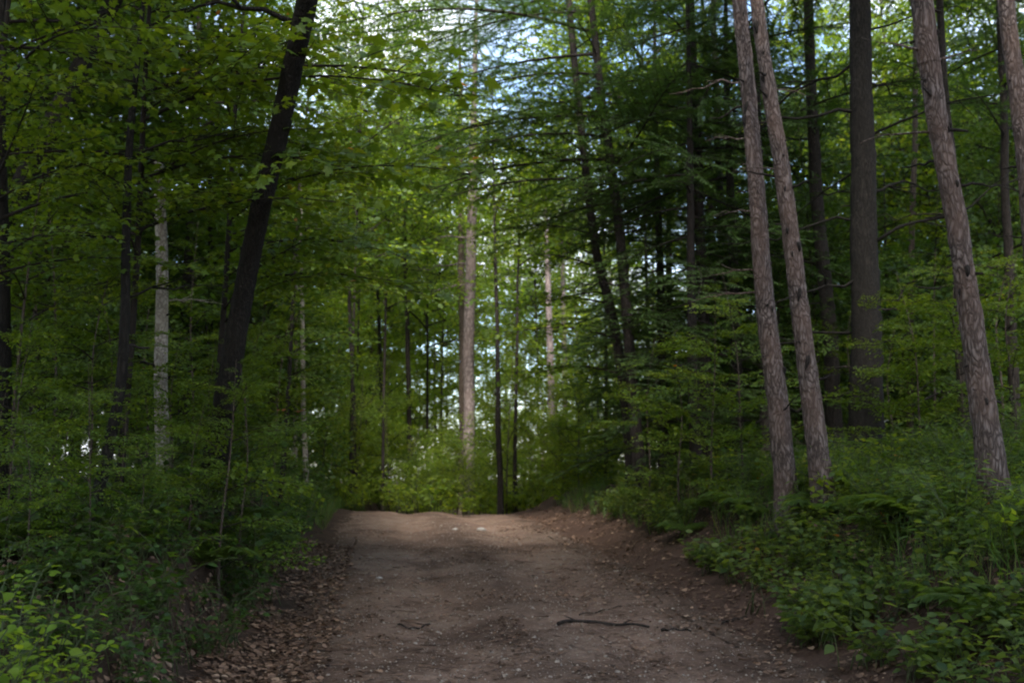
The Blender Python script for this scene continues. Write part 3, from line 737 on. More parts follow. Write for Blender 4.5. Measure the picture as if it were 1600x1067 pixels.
# ------------------------------------------------------------------ trees known by their foliage (copied kinds)
def leafy_tree(name, label, cat, plist, H, z0, nb, lf, bark, r0, seed, elev=(0.0, 0.45), lean=0.3):
    rng = np.random.default_rng(seed)
    t = thing(name, (0, 0, -60), label, cat)
    P = np.array([[0, 0, -0.2], [lean * .2, 0, H * .3], [lean * .1, lean * .3, H * .65], [lean, lean * .5, H]])
    n = 26
    C = spline(P, n); rr = np.linspace(r0, r0 * .12, n)
    V, T = tube(C, rr, 9, 0.08, 6, seed)
    obj('trunk', new_mesh('trunk', V, T, M[bark], np.full(len(V), .5), True), t)
    w, f = crown_arrays(rng, plist, z0, H * 0.98, nb, lf, elev, lambda z: on_trunk(C, z))
    c = obj('crown', f.mesh('crown', plist[0]['lmat']), t)
    obj('limbs', w.mesh('limbs', plist[0]['wmat'], True), c)
    return t
KINDS = dict(
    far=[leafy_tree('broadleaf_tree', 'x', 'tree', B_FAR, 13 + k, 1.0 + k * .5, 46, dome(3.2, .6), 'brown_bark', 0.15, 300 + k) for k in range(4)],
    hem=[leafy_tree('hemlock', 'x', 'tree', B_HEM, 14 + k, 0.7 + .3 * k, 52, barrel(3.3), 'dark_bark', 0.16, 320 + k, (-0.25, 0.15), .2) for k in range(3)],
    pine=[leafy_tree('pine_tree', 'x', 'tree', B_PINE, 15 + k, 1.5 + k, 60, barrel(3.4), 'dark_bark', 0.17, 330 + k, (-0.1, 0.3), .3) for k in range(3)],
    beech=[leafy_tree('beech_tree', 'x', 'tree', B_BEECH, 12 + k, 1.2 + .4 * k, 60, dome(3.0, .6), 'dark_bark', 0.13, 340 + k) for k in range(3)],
    sap=[leafy_tree('maple_sapling', 'x', 'sapling', B_MID, 3.2 + .7 * k, 0.5, 14 + 3 * k, dome(1.3), 'brown_bark', 0.025, 350 + k, (0.0, .5), .3) for k in range(3)],
    dusk=[leafy_tree('understorey_tree', 'x', 'tree', B_DUSK, 4.5 + k, 0.5, 30 + 4 * k, dome(2.0), 'brown_bark', 0.05, 370 + k, (0.0, .5), .3) for k in range(3)],
    high=[leafy_tree('tall_broadleaf', 'x', 'tree', B_HIGH, 17 + k, 6.0 + k * .7, 46, dome(3.4, .6), 'dark_bark', 0.06, 380 + k) for k in range(3)],
    fsap=[leafy_tree('bright_sapling', 'x', 'sapling', B_FAR, 3.0 + 1.0 * k, 0.4, 16 + 4 * k, dome(1.5), 'brown_bark', 0.03, 360 + k, (0.0, .5), .3) for k in range(3)],
)
USED = {k: 0 for k in KINDS}
def plant_tree(kind, px, Y, s=1.0, label='', group=None, sink=0.1):
    k = USED[kind]; USED[kind] += 1
    src = KINDS[kind][k % len(KINDS[kind])]
    x = (px - 800) / F_PX * Y
    loc = (x, Y, hz(x, Y) - sink)
    rz = random.uniform(0, 6.28)
    if k < len(KINDS[kind]):
        src.location = loc; src.rotation_euler = (0, 0, rz); src.scale = (s, s, s); src['label'] = label
        if group: src['group'] = group
        return src
    return copy_thing(src, loc, rz, s, label, group)

hl = 'dark evergreen with layered drooping boughs right of the road'
for px, Y, s in [(985, 24, .45), (1035, 21, .8), (1085, 17.5, .7), (1150, 19, .85), (1050, 27, .9), (1120, 26, 1.0), (1395, 26, .6), (1560, 24, .6), (1100, 34, 1.0)]:
    plant_tree('hem', px, Y, s, hl, 'dark evergreens right of the road')
pl = 'dark pine with feathery tiered branches standing behind the road banks'
for px, Y, s in [(1355, 32, .9), (1520, 30, .8), (1160, 33, 1), (1720, 22, 1), (120, 26, 1), (-40, 20, 1), (330, 30, 1)]:
    plant_tree('pine', px, Y, s, pl, 'pines standing behind the road banks')
bl = 'shaded broadleaf tree with dark green foliage in the left wood'
for px, Y, s in [(60, 16, .9), (170, 20, 1), (290, 18, .9), (-60, 14, 1), (240, 26, 1.1), (90, 30, 1.2), (-150, 18, 1.1), (320, 26, 1.0)]:
    plant_tree('beech', px, Y, s, bl, 'shaded broadleaf trees in the left wood')
bl = 'shaded broadleaf tree with dark green foliage in the right wood'
for px, Y, s in [(1440, 33, 1.1), (1550, 34, 1.1), (1700, 28, 1.1), (1340, 40, 1.2)]:
    plant_tree('beech', px, Y, s, bl, 'shaded broadleaf trees in the right wood')
fl = 'sunlit light green broadleaf tree beyond the crest of the road'
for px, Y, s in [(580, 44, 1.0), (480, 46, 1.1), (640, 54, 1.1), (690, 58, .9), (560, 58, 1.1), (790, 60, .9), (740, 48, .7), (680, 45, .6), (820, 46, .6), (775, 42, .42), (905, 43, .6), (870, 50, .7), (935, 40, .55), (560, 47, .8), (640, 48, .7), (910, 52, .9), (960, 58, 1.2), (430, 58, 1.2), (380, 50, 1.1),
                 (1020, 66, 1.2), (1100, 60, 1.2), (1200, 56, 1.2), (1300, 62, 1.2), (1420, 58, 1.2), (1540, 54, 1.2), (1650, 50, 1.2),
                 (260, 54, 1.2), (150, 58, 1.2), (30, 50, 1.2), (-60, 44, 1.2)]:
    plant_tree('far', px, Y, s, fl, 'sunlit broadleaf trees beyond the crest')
sl = 'light green sapling growing beyond the crest of the road'
for k in range(50):
    px, Y = random.uniform(440, 960), random.uniform(26, 46)
    if abs(px - 690) < 140 and Y < 27: Y += 4
    plant_tree('fsap', px, Y, random.uniform(.4, .95), sl, 'saplings beyond the crest', 0.15)

for px, Y, s_ in [(725, 28.5, .62), (752, 28, .5), (690, 29, .55), (850, 30, .8), (880, 28, .85), (905, 26, .75), (830, 33, .9), (650, 28, .6), (775, 33, .8), (925, 29, .9), (895, 33, 1.0), (610, 30, .75), (560, 29, .8), (665, 34, .9), (530, 32, .9), (600, 31, 1.0), (640, 31, .95), (575, 34, 1.15), (655, 38, 1.2), (615, 40, 1.3)]:
    plant_tree('fsap', px, Y, s_, 'bright leafy sapling close behind the crest'+('' if px < 700 else ' right of the pale middle pine'), 'saplings close behind the crest', .15)
dl_ = 'low dark understorey tree filling the wood behind the tall trunks'
for k in range(90):
    px = random.choice((random.uniform(-150, 470), random.uniform(1000, 1750)))
    plant_tree('dusk', px, random.uniform(18, 48), random.uniform(.6, 1.25), dl_, 'understorey trees deep in the wood')
fl2 = 'light green broadleaf tree at the left edge of the clearing'
for px, Y, s_ in [(590, 42, .8), (450, 34, .8), (430, 40, 1.0), (530, 42, .8)]:
    plant_tree('far', px, Y, s_, fl2, 'light green trees left of the clearing')
fl3 = 'light green broadleaf tree behind the right bank trunks'
for px, Y, s_ in [(1250, 36, 1.0), (1400, 38, 1.0), (1490, 30, 1.0), (1600, 30, 1.0), (1560, 40, 1.1), (1340, 46, 1.2), (1680, 36, 1.1)]:
    plant_tree('far', px, Y, s_, fl3, 'light green trees behind the right bank')
hl_ = 'tall thin trunked tree with airy leafy crown behind the road'
for px, Y, s_ in [(945, 27, .95), (985, 31, 1), (640, 56, 1.1), (540, 50, 1.05), (1010, 25, .9), (880, 60, 1.1), (760, 62, 1.1), (600, 46, .95), (700, 50, 1.0), (800, 54, 1.0), (840, 47, .95), (560, 36, .9), (690, 42, 1.0), (600, 29, .85), (550, 27, .85), (668, 34, .95), (1285, 31, 1.0), (1415, 33, 1.05), (1530, 30, 1.0), (1610, 27, .95), (1365, 38, 1.1)]:
    plant_tree('high', px, Y, s_, hl_, 'tall airy crowned trees behind the road')
for kind, x, y, s_ in [('beech', -6.5, -2, 1.1), ('beech', -6.3, 5.0, .85), ('beech', -11, 8, 1.2), ('beech', 12, 9, 1.2),
                       ('beech', -8, -7, 1.9), ('beech', -3.6, -8.5, 2.15), ('beech', 2.8, -8, 2.0), ('beech', 6.4, -7.5, 2.1), ('beech', 9.8, -7, 2.1)]:  # trees added out of view to keep sun and sky off the foreground
    o_ = plant_tree(kind, 800, 10, s_, 'unseen shade tree added on the viewer side of the road', 'added shade trees on the viewer side of the road')
    o_.location = (x, y, hz(x, y) - .1)
for x, y, s_ in [(-9.5, 11, 1.35), (-11.5, 16.5, 1.35), (9, 12, 1.35), (11, 17, 1.35)]:
    o_ = plant_tree('high', 800, 10, s_, 'tall tree outside the view whose crown shades the banks', 'tall trees shading the banks')
    o_.location = (x, y, hz(x, y) - .1)
# long pine boughs reaching left over the crest, and bark scars of the red pines
for t_, C_, rr_, b_ in TREES:
    if t_['label'].startswith('second dark leaning'):
        for k in range(11):
            pr = B_PINE[k % len(B_PINE)]
            z = 6.6 + .42 * k
            place_branch(t_, pr, on_trunk(C_, z) - b_, PI + (k * .61 % 1 - .5) * 1.1, -.02 + .03 * (k % 3), 1.0 + .45 * (k * .37 % 1))
    if t_['label'].startswith('dark leaning trunk at the left rim'):
        for k in range(7):
            z = 3.4 + .7 * k
            place_branch(t_, B_HIGH[k % 6], on_trunk(C_, z) - b_, PI + (k * .61 % 1 - .5) * 1.4, .1, .8)
    if t_.name.startswith('red_pine') and b_[1] < 13:
        rk = np.random.default_rng(int(b_[0] * 100))
        for k in range(10):
            z = 2.4 + 5.2 * (k + rk.uniform(-.5, 1.2)) / 10
            az = -PI / 2 + rk.uniform(-1.25, 1.25)
            r_ = float(np.interp(z, C_[:, 2], rr_)); o_ = on_trunk(C_, z) - b_
            d_ = np.array([math.cos(az), math.sin(az), 0])
            h_ = rk.choice([.025, .04, .06, .085]); w_ = h_ * rk.uniform(.22, .45)
            tv = np.array([-d_[1], d_[0], 0])
            u_ = np.linspace(-1, 1, 7)
            Pk = o_ + d_ * (r_ * .955) + UP * (u_[:, None] * h_) + tv * (u_[:, None] * h_ * rk.uniform(-.3, .3)) + d_ * (.012 * (1 - u_ ** 2))[:, None]
            V, T = tube(Pk, w_ * np.sqrt(1.02 - u_ ** 2) * (1 + .4 * u_), 6, .25, 30, k)
            obj('knot', new_mesh('knot', V, T, M['dark_bark'], np.full(len(V), .4), True), t_)
# understorey saplings on both sides
sl = 'leafy maple sapling in the dark undergrowth left of the road'
for px, Y, s in [(380, 14.5, .8), (430, 17, .8), (300, 13, .8), (180, 12, .9), (90, 11, .9), (20, 10, .9), (230, 15, 1), (340, 18, 1), (450, 20, .8), (410, 12.5, .5), (330, 11, .5), (140, 9.5, .6), (60, 13.5, 1.1), (270, 10.5, .5), (-30, 12, 1.1), (352, 9.4, .72), (385, 10.2, .62)]:
    plant_tree('sap', px, Y, s, sl, 'maple saplings left of the road')
sl = 'leafy maple sapling among the evergreens right of the road'
for px, Y, s in [(1010, 17, .7), (1060, 15.5, .8), (1110, 14.5, .8), (1160, 14, .7), (1390, 14, .7), (1440, 13, .7), (1500, 13, .7), (1580, 12, .8), (1330, 17, .8), (1460, 17, 1.), (1560, 15, 1.)]:
    plant_tree('sap', px, Y, s, sl, 'maple saplings right of the road')

# ------------------------------------------------------------------ the near maples on the left, bough by bough
def near_maple(label, px, Y, H, boughs, seed, px_top=None, big=0):
    """trunk and separately placed boughs; the largest leaves are parts of their bough"""
    rng = np.random.default_rng(seed)
    x = (px - 800) / F_PX * Y
    base = np.array([x, Y, hz(x, Y) - 0.1])
    t = thing('maple_tree', base, label, 'tree')
    x1 = ((px_top or px) - 800) / F_PX * Y
    C = spline(np.array([[0, 0, 0], [(x1 - x) * .3, 0.1, H * .35], [(x1 - x) * .6, 0, H * .7], [x1 - x, .2, H]]), 40)
    rr = np.linspace(0.042, 0.010, 40)
    V, T = tube(C, rr, 10, 0.06, 6, seed)
    obj('trunk', new_mesh('trunk', V, T, M['twig'], np.full(len(V), .5), True), t)
    done = 0
    for k, (z, az, el, s) in enumerate(boughs):
        pr = B_MAPLE[k % len(B_MAPLE)]
        b = place_branch(t, pr, on_trunk(C, z), az, el, s, rng.normal(0, .2))
    return t, C
def maple_leaf_parts(tree, count, seed):
    """separate large leaves on the boughs of a near tree"""
    rng = np.random.default_rng(seed)
    boughs = [c for c in tree.children if c.name.startswith('branch')]
    lm = []
    for k in range(5):
        n = len(MAPLE[0]); V = MAPLE[0] * np.array([1, 1, rng.uniform(.4, 1.8)]) * 0.095
        lm.append(new_mesh('leaf', V, MAPLE[1], M['maple'], np.full(n, [.45, .55, .7, .82, .93][k])))
    for k in range(count):
        b = boughs[k % len(boughs)]
        V = b.data.vertices[rng.integers(len(b.data.vertices))].co
        p = np.array(V) + np.array([rng.normal(0, .06), rng.normal(0, .06), rng.uniform(-.02, .05)])
        X, Y, N = leaf_frames(np.array([[rng.normal(.4, .4), rng.normal(0, .7), rng.normal(-.2, .25)]]), np.array([[rng.normal(0, .3), rng.normal(0, .3), 1]]))
        m = np.eye(4); s = rng.uniform(.7, 1.2)
        m[:3, 0], m[:3, 1], m[:3, 2], m[:3, 3] = X[0] * s, Y[0] * s, N[0] * s, p
        obj('leaf', lm[rng.integers(5)], b, mat4=Matrix(m.tolist()))
PI = math.pi
def bough_list(n, z0, z1, s0, s1, az0, az1, seed, el=(0.0, .4)):
    rng = np.random.default_rng(seed)
    return [(z0 + (z1 - z0) * (k + rng.uniform(0, .8)) / n, rng.uniform(az0, az1), rng.uniform(*el), rng.uniform(s0, s1)) for k in range(n)]
m1, c1 = near_maple('young maple with bright layered boughs spreading across the upper left', 190, 9.8, 7.2, bough_list(20, 2.6, 7.0, .5, .8, -2.2, 1.0, 3) + [(4.3, .0, .08, 1.5), (4.0, -.25, .1, 1.2), (3.4, -.1, .12, 1.0), (2.9, -.3, .1, .9), (3.7, .1, .1, .8), (4.6, .25, .1, .8), (3.2, .3, .1, .7)], 401, 215)
m2, c2 = near_maple('young maple at the left bank whose long low boughs reach towards the road', 330, 11.5, 7.4, bough_list(16, 2.0, 5.4, .6, .9, -2.0, 0.9, 4) + [(3.0, .0, .05, 1.0), (3.6, -.3, .1, 1.1), (2.6, .1, .05, 1.0)], 402, 370)
m3, c3 = near_maple('maple close to the left edge of the view with dense dark boughs', -40, 8.8, 6.5, bough_list(22, 2.2, 6.2, .6, 1.0, -1.6, 1.0, 5), 403, -20)
m4, c4 = near_maple('young maple on the left bank further up near the crest', 440, 15.5, 7.5, bough_list(20, 2.0, 7.4, .4, .75, -1.9, 1.2, 6), 404, 470)
maple_leaf_parts(m1, 300, 1); maple_leaf_parts(m2, 240, 2)

# ------------------------------------------------------------------ low plants
def stems_plant(rng, n, h, spread, tmpl, size, per, lay, lmat, name, label, cat, parts=False, tint0=.5, tsp=.2, arch=.35):
    t = thing(name, (0, 0, -60), label, cat)
    st, P, D, N, S, C = MB(), [], [], [], [], []
    for k in range(n):
        az = rng.uniform(0, 6.28); hh = h * rng.uniform(.6, 1.1); sp = spread * rng.uniform(.4, 1.1)
        u = np.linspace(0, 1, 6)[:, None]
        o = np.array([rng.normal(0, spread * .2), rng.normal(0, spread * .2), -0.03])
        d = np.array([math.cos(az), math.sin(az), 0])
        A = o + d * sp * u ** 1.5 + UP * hh * (u - arch * u ** 3)
        st.add(*tube(A, np.linspace(.006, .002, 6), 3), .4)
        for j in range(per):
            f = .22 + .78 * (j + rng.uniform(0, .7)) / per
            f = min(f, 1)
            p = np.array([np.interp(f, u[:, 0], A[:, c]) for c in range(3)])
            a2 = j * 2.4 + rng.normal(0, .4) + az
            dd = np.array([math.cos(a2), math.sin(a2), rng.normal(-.05, .25)])
            P.append(p + dd * rng.uniform(.01, .05)); D.append(dd); N.append(UP + rng.normal(0, lay, 3)); S.append(size * rng.uniform(.6, 1.2) * (1.1 - .35 * f))
            C.append(np.clip(tint0 + rng.normal(0, tsp) + (0.0), 0, 1.0 if rng.uniform() < .03 else .93))
    obj('stem', st.mesh('stem', M['stem']), t)
    P, D, N, S, C = map(np.array, (P, D, N, S, C))
    if parts:
        X, Y, Z = leaf_frames(D, N)
        lms = [new_mesh('leaf', tmpl[0], tmpl[1], M[lmat], np.full(len(tmpl[0]), c)) for c in (.25, .4, .55, .7, .85, .98 if tsp > .15 else .8)]
        for k in range(len(P)):
            m = np.eye(4); m[:3, 0], m[:3, 1], m[:3, 2], m[:3, 3] = X[k] * S[k], Y[k] * S[k], Z[k] * S[k], P[k]
            q = int(np.clip((C[k] - .17) / .15, 0, 5))
            obj('leaf', lms[q], t, mat4=Matrix(m.tolist()))
    else:
        V, T, c = scatter(tmpl, P, D, N, S, C)
        obj('foliage', new_mesh('foliage', V, T, M[lmat], c), t)
    return t
def fern_plant(rng, n, L, name, label):
    t = thing(name, (0, 0, -60), label, 'fern')
    lms = MB(); st = MB()
    for k in range(n):
        az = 6.28 * k / n + rng.normal(0, .3); l = L * rng.uniform(.7, 1.1)
        u = np.linspace(0, 1, 9)[:, None]; d = np.array([math.cos(az), math.sin(az), 0]); sd = np.array([-d[1], d[0], 0])
        A = d * l * .8 * u + UP * l * (.85 * u - .62 * u ** 2.2)
        st.add(*tube(A, np.linspace(.005, .0015, 9), 3), .5)
        f = np.linspace(.14, .99, 26); P = np.stack([np.interp(f, u[:, 0], A[:, c]) for c in range(3)], -1)
        tn = norm(np.gradient(P, axis=0))
        w = .30 * l * np.sin(np.pi * (f * .85 + .13)) ** .8
        for sg in (-1, 1):
            D = sg * sd + tn * .45 + UP * rng.normal(-.1, .08, 26)[:, None]
            lms.add(*scatter(LANCE, P, D, UP + rng.normal(0, .15, (26, 3)), w * rng.uniform(.85, 1.1, 26), np.clip(.45 + rng.normal(0, .12, 26), 0, 1)))
    obj('stem', st.mesh('stem', M['stem']), t); obj('frond', lms.mesh('frond', M['herb']), t)
    return t
_r = np.random.default_rng(5)
LOW = dict(
    near_bramble=[stems_plant(_r, 5, .62, .34, OVATE, .12, 6, .45, 'bramble', 'bramble_plant', 'x', 'plant', True) for _ in range(3)],
    bramble=[stems_plant(_r, 9, .70, .40, OVATE, .125, 8, .45, 'bramble', 'bramble_plant', 'x', 'plant') for _ in range(5)],
    herb=[stems_plant(_r, 14, .62, .28, LANCE, .11, 14, .6, 'herb', 'wild_herb', 'x', 'plant', arch=.15) for _ in range(4)],
    lime=[stems_plant(_r, 7, .85, .42, OVATE, .085, 9, .4, 'lime', 'lime_shrub', 'x', 'shrub', True, tint0=.5, tsp=.14) for _ in range(3)],
    bush=[stems_plant(_r, 10, 1.25, .55, LOBE, .13, 10, .8, 'far', 'leafy_bush', 'x', 'shrub', tint0=.6) for _ in range(4)],
    brown=[stems_plant(_r, 7, .6, .4, OVATE, .05, 6, .8, 'dead', 'withered_shrub', 'x', 'shrub', tint0=.15) for _ in range(3)],
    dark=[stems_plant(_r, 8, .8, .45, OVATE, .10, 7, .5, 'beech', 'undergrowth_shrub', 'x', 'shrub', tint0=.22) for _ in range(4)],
    fern=[fern_plant(_r, 8, .75, 'fern', 'x') for _ in range(3)],
    weed=[stems_plant(_r, 6, .16, .2, OVATE, .075, 3, .3, 'herb', 'low_weed', 'x', 'plant', True)],
    sprig=[stems_plant(_r, 3, .9, .3, LOBE, .10, 9, .35, 'maple', 'maple_seedling', 'x', 'seedling', tint0=.55) for _ in range(3)],
    fire=[stems_plant(_r, 6, .35, .25, LANCE, .09, 6, .5, 'rust', 'rusty_weed', 'x', 'plant')],
)
LUSED = {k: 0 for k in LOW}
def plant(kind, x, y, s=1.0, label='', group=None, sink=0.0):
    k = LUSED[kind]; LUSED[kind] += 1
    src = LOW[kind][k % len(LOW[kind])]
    loc = (x, y, hz(x, y) - sink); rz = random.uniform(0, 6.28)
    if k < len(LOW[kind]):
        src.location = loc; src.rotation_euler = (0, 0, rz); src.scale = (s, s, s); src['label'] = label
        if group: src['group'] = group
        return src
    return copy_thing(src, loc, rz, s, label, group, random.uniform(-.15, .15), random.uniform(-.15, .15))
def edge_r(y): return float(road_c(y) + road_hw(y))
def edge_l(y): return float(road_c(y) - road_hw(y))

# right bank
for k in range(34):
    y = random.uniform(6.6, 11.5); x = edge_r(y) + random.uniform(.6, 2.4)
    plant('near_bramble', x, y, random.uniform(.75, 1.1), 'leafy bramble plant on the near slope of the right bank', 'near brambles on the right bank')
for k in range(280):
    y = 6.4 + 14 * random.random() ** 1.2; x = edge_r(y) + ((.2 if y < 9.5 else .5 if y < 13 else 1.25) + 2.9 * random.random() ** 1.4) * (1 if y < 15 else .8)
    plant('bramble', x, y, random.uniform(.6, 1.0), 'broad leaved bramble plant covering the right bank', 'brambles on the right bank')
for k in range(170):
    y = random.uniform(6.3, 14); x = edge_r(y) + random.uniform(1.2, 5.5)
    plant('herb', x, y, random.uniform(.7, 1.35), 'fine leaved green herb on top of the right bank', 'herbs on the right bank')
for k in range(40):
    y = random.uniform(14, 24); x = edge_r(y) + random.uniform(1.6, 4.8)
    plant('dark', x, y, random.uniform(.8, 1.4), 'dark leafy shrub at the foot of the evergreens on the right', 'dark shrubs right of the road')
for k in range(42):
    y = random.uniform(7, 16); x = edge_r(y) + random.uniform(.8, 4.2)
    plant('fern', x, y, random.uniform(.6, 1.1), 'arching green fern among the brambles of the right bank', 'ferns on the right bank')
for k in range(26):
    y = random.uniform(6.6, 15); x = edge_r(y) + random.uniform(.3, 3.2)
    plant('brown', x, y, random.uniform(.6, 1.1), 'withered brown shrub among the green plants of the right bank', 'withered shrubs on the right bank')
for k in range(20):
    y = random.uniform(7, 14); x = edge_l(y) - random.uniform(.7, 2.6)
    plant('fern', x, y, random.uniform(.6, 1.0), 'arching fern in the shade of the left bank', 'ferns on the left bank')
# left bank
for k in range(190):
    y = random.uniform(6.8, 22); x = edge_l(y) - (.5 + 3.6 * random.random() ** 1.5)
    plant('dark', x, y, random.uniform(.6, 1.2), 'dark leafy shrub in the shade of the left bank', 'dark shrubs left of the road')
for k in range(26):
    y = random.uniform(7.0, 20); x = edge_l(y) - random.uniform(.75, 2.2)
    plant('sprig', x, y, random.uniform(.5, .95), 'slender maple seedling along the edge of the left bank', 'seedlings on the left bank')
for k, (px, Y, s) in enumerate([(5, 4.9, .95), (55, 5.1, .9), (-60, 5.0, 1.1), (115, 5.0, .7), (170, 5.2, .62), (215, 5.3, .5), (-10, 5.5, 1.15), (75, 5.6, .9), (30, 4.6, .8), (-20, 4.3, .8), (60, 4.4, .7), (110, 5.5, .85), (150, 5.6, .7), (45, 5.5, 1.05), (0, 5.2, 1.1), (140, 4.7, .55), (90, 4.75, .7), (25, 5.9, 1.2), (195, 4.8, .45)]):
    x = (px - 800) / F_PX * Y
    plant('lime', x, Y, s, 'bright lime green leafy shrub at the lower left corner', 'lime green shrubs at the lower left')
# beyond the crest
for px, Y, s_ in [(60, 7.4, .34), (150, 7.8, .36), (230, 8.3, .34), (300, 9.0, .36), (20, 8.2, .45), (110, 9.0, .45), (200, 9.6, .45), (350, 11, .4), (400, 13, .42), (-20, 6.8, .4)]:
    plant_tree('sap', px, Y, s_, 'small leafy maple bush crowding the edge of the left bank', 'maple bushes on the edge of the left bank')
for k in range(26):
    y = random.uniform(7.4, 15); x = edge_l(y) - random.uniform(.5, 1.6)
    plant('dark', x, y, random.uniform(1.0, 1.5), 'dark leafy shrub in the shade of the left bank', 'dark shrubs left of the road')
for k in range(16):
    Y = random.uniform(6.0, 7.6); x = (random.uniform(40, 260) - 800) / F_PX * Y
    plant('dark', x, Y, random.uniform(.45, .8), 'dark leafy shrub in the shade of the left bank', 'dark shrubs left of the road')
for k in range(32):
    y = random.uniform(5.8, 12); x = edge_l(y) - random.uniform(.4, 2.6)
    plant('brown', x, y, random.uniform(.6, 1.2), 'withered brown shrub among the shade on the left bank', 'withered shrubs on the left bank')
for k in range(30):
    y = random.uniform(5.9, 8.5); x = edge_l(y) - random.uniform(.5, 2.2)
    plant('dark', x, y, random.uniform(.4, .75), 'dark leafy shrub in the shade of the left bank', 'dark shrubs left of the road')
for k in range(80):
    y = random.uniform(23.6, 36); x = random.uniform(-7.5, 4.0)
    plant('bush', x, y, random.uniform(.5, 1.2), 'light green bush just beyond the crest of the road', 'bushes beyond the crest')
for k in range(13):
    y = random.uniform(35, 50); x = random.uniform(-12, 7)
    plant('bush', x, y, random.uniform(1.5, 2.6), 'tall light green bush in the low ground behind the crest', 'tall bushes behind the crest')
for k in range(30):
    y = random.uniform(8, 17); x = edge_r(y) + random.uniform(1.1, 4.0)
    plant('bush', x, y, random.uniform(.4, .75), 'loose light green bush among the trunks on the right bank', 'loose bushes on the right bank')
x = (1245 - 800) / F_PX * 7.4
plant('weed', x, 7.4, .8, 'small dark green weed growing alone at the right edge of the road')
for px, Y in [(470, 17.0), (455, 15.5)]:
    x = (px - 800) / F_PX * Y
    plant('fire', x, Y, 1.0, 'rust red withered weed on the left bank near the crest', 'rust red weeds')

# ------------------------------------------------------------------ grass, litter
def stuff(name, V, T, C, mat):
    o = obj(name, new_mesh(name, V, T, mat, C)); o['kind'] = 'stuff'; return o
rg = np.random.default_rng(9)
def scatter_ground(n, xy, tmpl, size, mode, tint):
    X, Y = xy(n); Z = height(X, Y)
    n = len(X); az = rg.uniform(0, 6.28, n)
    e = 0.02
    gxn = (height(X + e, Y) - Z) / e; gyn = (height(X, Y + e) - Z) / e
    GN = norm(np.stack([-gxn, -gyn, np.ones(n)], -1))
    if mode == 'flat':
        D = np.stack([np.cos(az), np.sin(az), rg.normal(0, .15, n)], -1); D = D - GN * (D * GN).sum(1, keepdims=True) * .85
        N = GN + rg.normal(0, .28, (n, 3))
    else:
        D = np.stack([np.cos(az) * .4, np.sin(az) * .4, np.ones(n)], -1) + rg.normal(0, .15, (n, 3))
        N = np.stack([np.cos(az), np.sin(az), np.zeros(n)], -1)
    return scatter(tmpl, np.stack([X, Y, Z + (.02 if mode == 'flat' else -.01)], -1), D, N, size(n), tint(n))
def side_xy(side, a, b, y0, y1, pw=1.0, clump=None):
    def f(n):
        Y = y0 + (y1 - y0) * rg.uniform(0, 1, n * 3) ** pw
        d = a + (b - a) * rg.uniform(0, 1, n * 3)
        X = road_c(Y) + side * (road_hw(Y) + d)
        keep = fbm(X * 1.7, Y * 1.2, seed=91, oct=2) > (clump if clump is not None else -9)
        return X[keep][:n], Y[keep][:n]
    return f
dead_t = lambda n: np.clip(rg.normal(.42, .3, n), 0, 1)
mb = MB()
mb.add(*scatter_ground(11000, side_xy(-1, -.35, .8, 5.5, 16, 1.2, -.75), CURL, lambda n: .016 + .06 * rg.uniform(0, 1, n) ** 1.8, 'flat', dead_t))
mb.add(*scatter_ground(1500, side_xy(-1, -1.2, .0, 5.5, 18, 1.2, .4), CURL, lambda n: rg.uniform(.02, .05, n), 'flat', dead_t))
mb.add(*scatter_ground(9500, side_xy(1, -.55, 1.7, 5.5, 24, 1.0, -.35), CURL, lambda n: .016 + .055 * rg.uniform(0, 1, n) ** 1.8, 'flat', dead_t))
mb.add(*scatter_ground(1500, side_xy(1, -1.5, -.2, 5.5, 20, 1.2, .35), CURL, lambda n: rg.uniform(.02, .05, n), 'flat', dead_t))
def crown_xy(n):
    Y = 5.5 + 10 * rg.uniform(0, 1, n * 4) ** 1.5; X = road_c(Y) + rg.normal(.03, .16, n * 4) * road_hw(Y)
    k = fbm(X * 1.4, Y * 1.3, seed=92, oct=2) > .35
    return X[k][:n], Y[k][:n]
mb.add(*scatter_ground(2600, side_xy(1, -2.6, 1.3, 5.5, 16, 1.3), NEEDLE, lambda n: rg.uniform(.05, .2, n), 'flat', lambda n: np.clip(rg.normal(.25, .2, n), 0, 1)))
mb.add(*scatter_ground(2600, side_xy(-1, -1.5, .8, 5.5, 16, 1.3), NEEDLE, lambda n: rg.uniform(.05, .2, n), 'flat', lambda n: np.clip(rg.normal(.25, .2, n), 0, 1)))
mb.add(*scatter_ground(1800, crown_xy, CURL, lambda n: rg.uniform(.015, .045, n), 'flat', lambda n: np.clip(rg.normal(.3, .24, n), 0, 1)))
mb.add(*scatter_ground(6000, side_xy(-1, .6, 6, 5, 24), CURL, lambda n: rg.uniform(.03, .075, n), 'flat', dead_t))
mb.add(*scatter_ground(6000, side_xy(1, .9, 6, 5, 24), CURL, lambda n: rg.uniform(.03, .075, n), 'flat', dead_t))
stuff('leaf_litter', *mb.arrays(), M['dead'])
mb = MB()
gt = lambda n: np.clip(rg.normal(.5, .2, n), 0, 1)
mb.add(*scatter_ground(9000, side_xy(1, .9, 5.0, 6.5, 24, 1.0, .1), BLADE, lambda n: rg.uniform(.15, .42, n), 'up', gt))
mb.add(*scatter_ground(7000, side_xy(-1, .55, 2.2, 11, 24, .8, .1), BLADE, lambda n: rg.uniform(.15, .45, n), 'up', gt))
mb.add(*scatter_ground(12000, side_xy(-1, .2, 3.5, 17, 30, .8), BLADE, lambda n: rg.uniform(.12, .4, n), 'up', gt))
stuff('grass', *mb.arrays(), M['grass'])

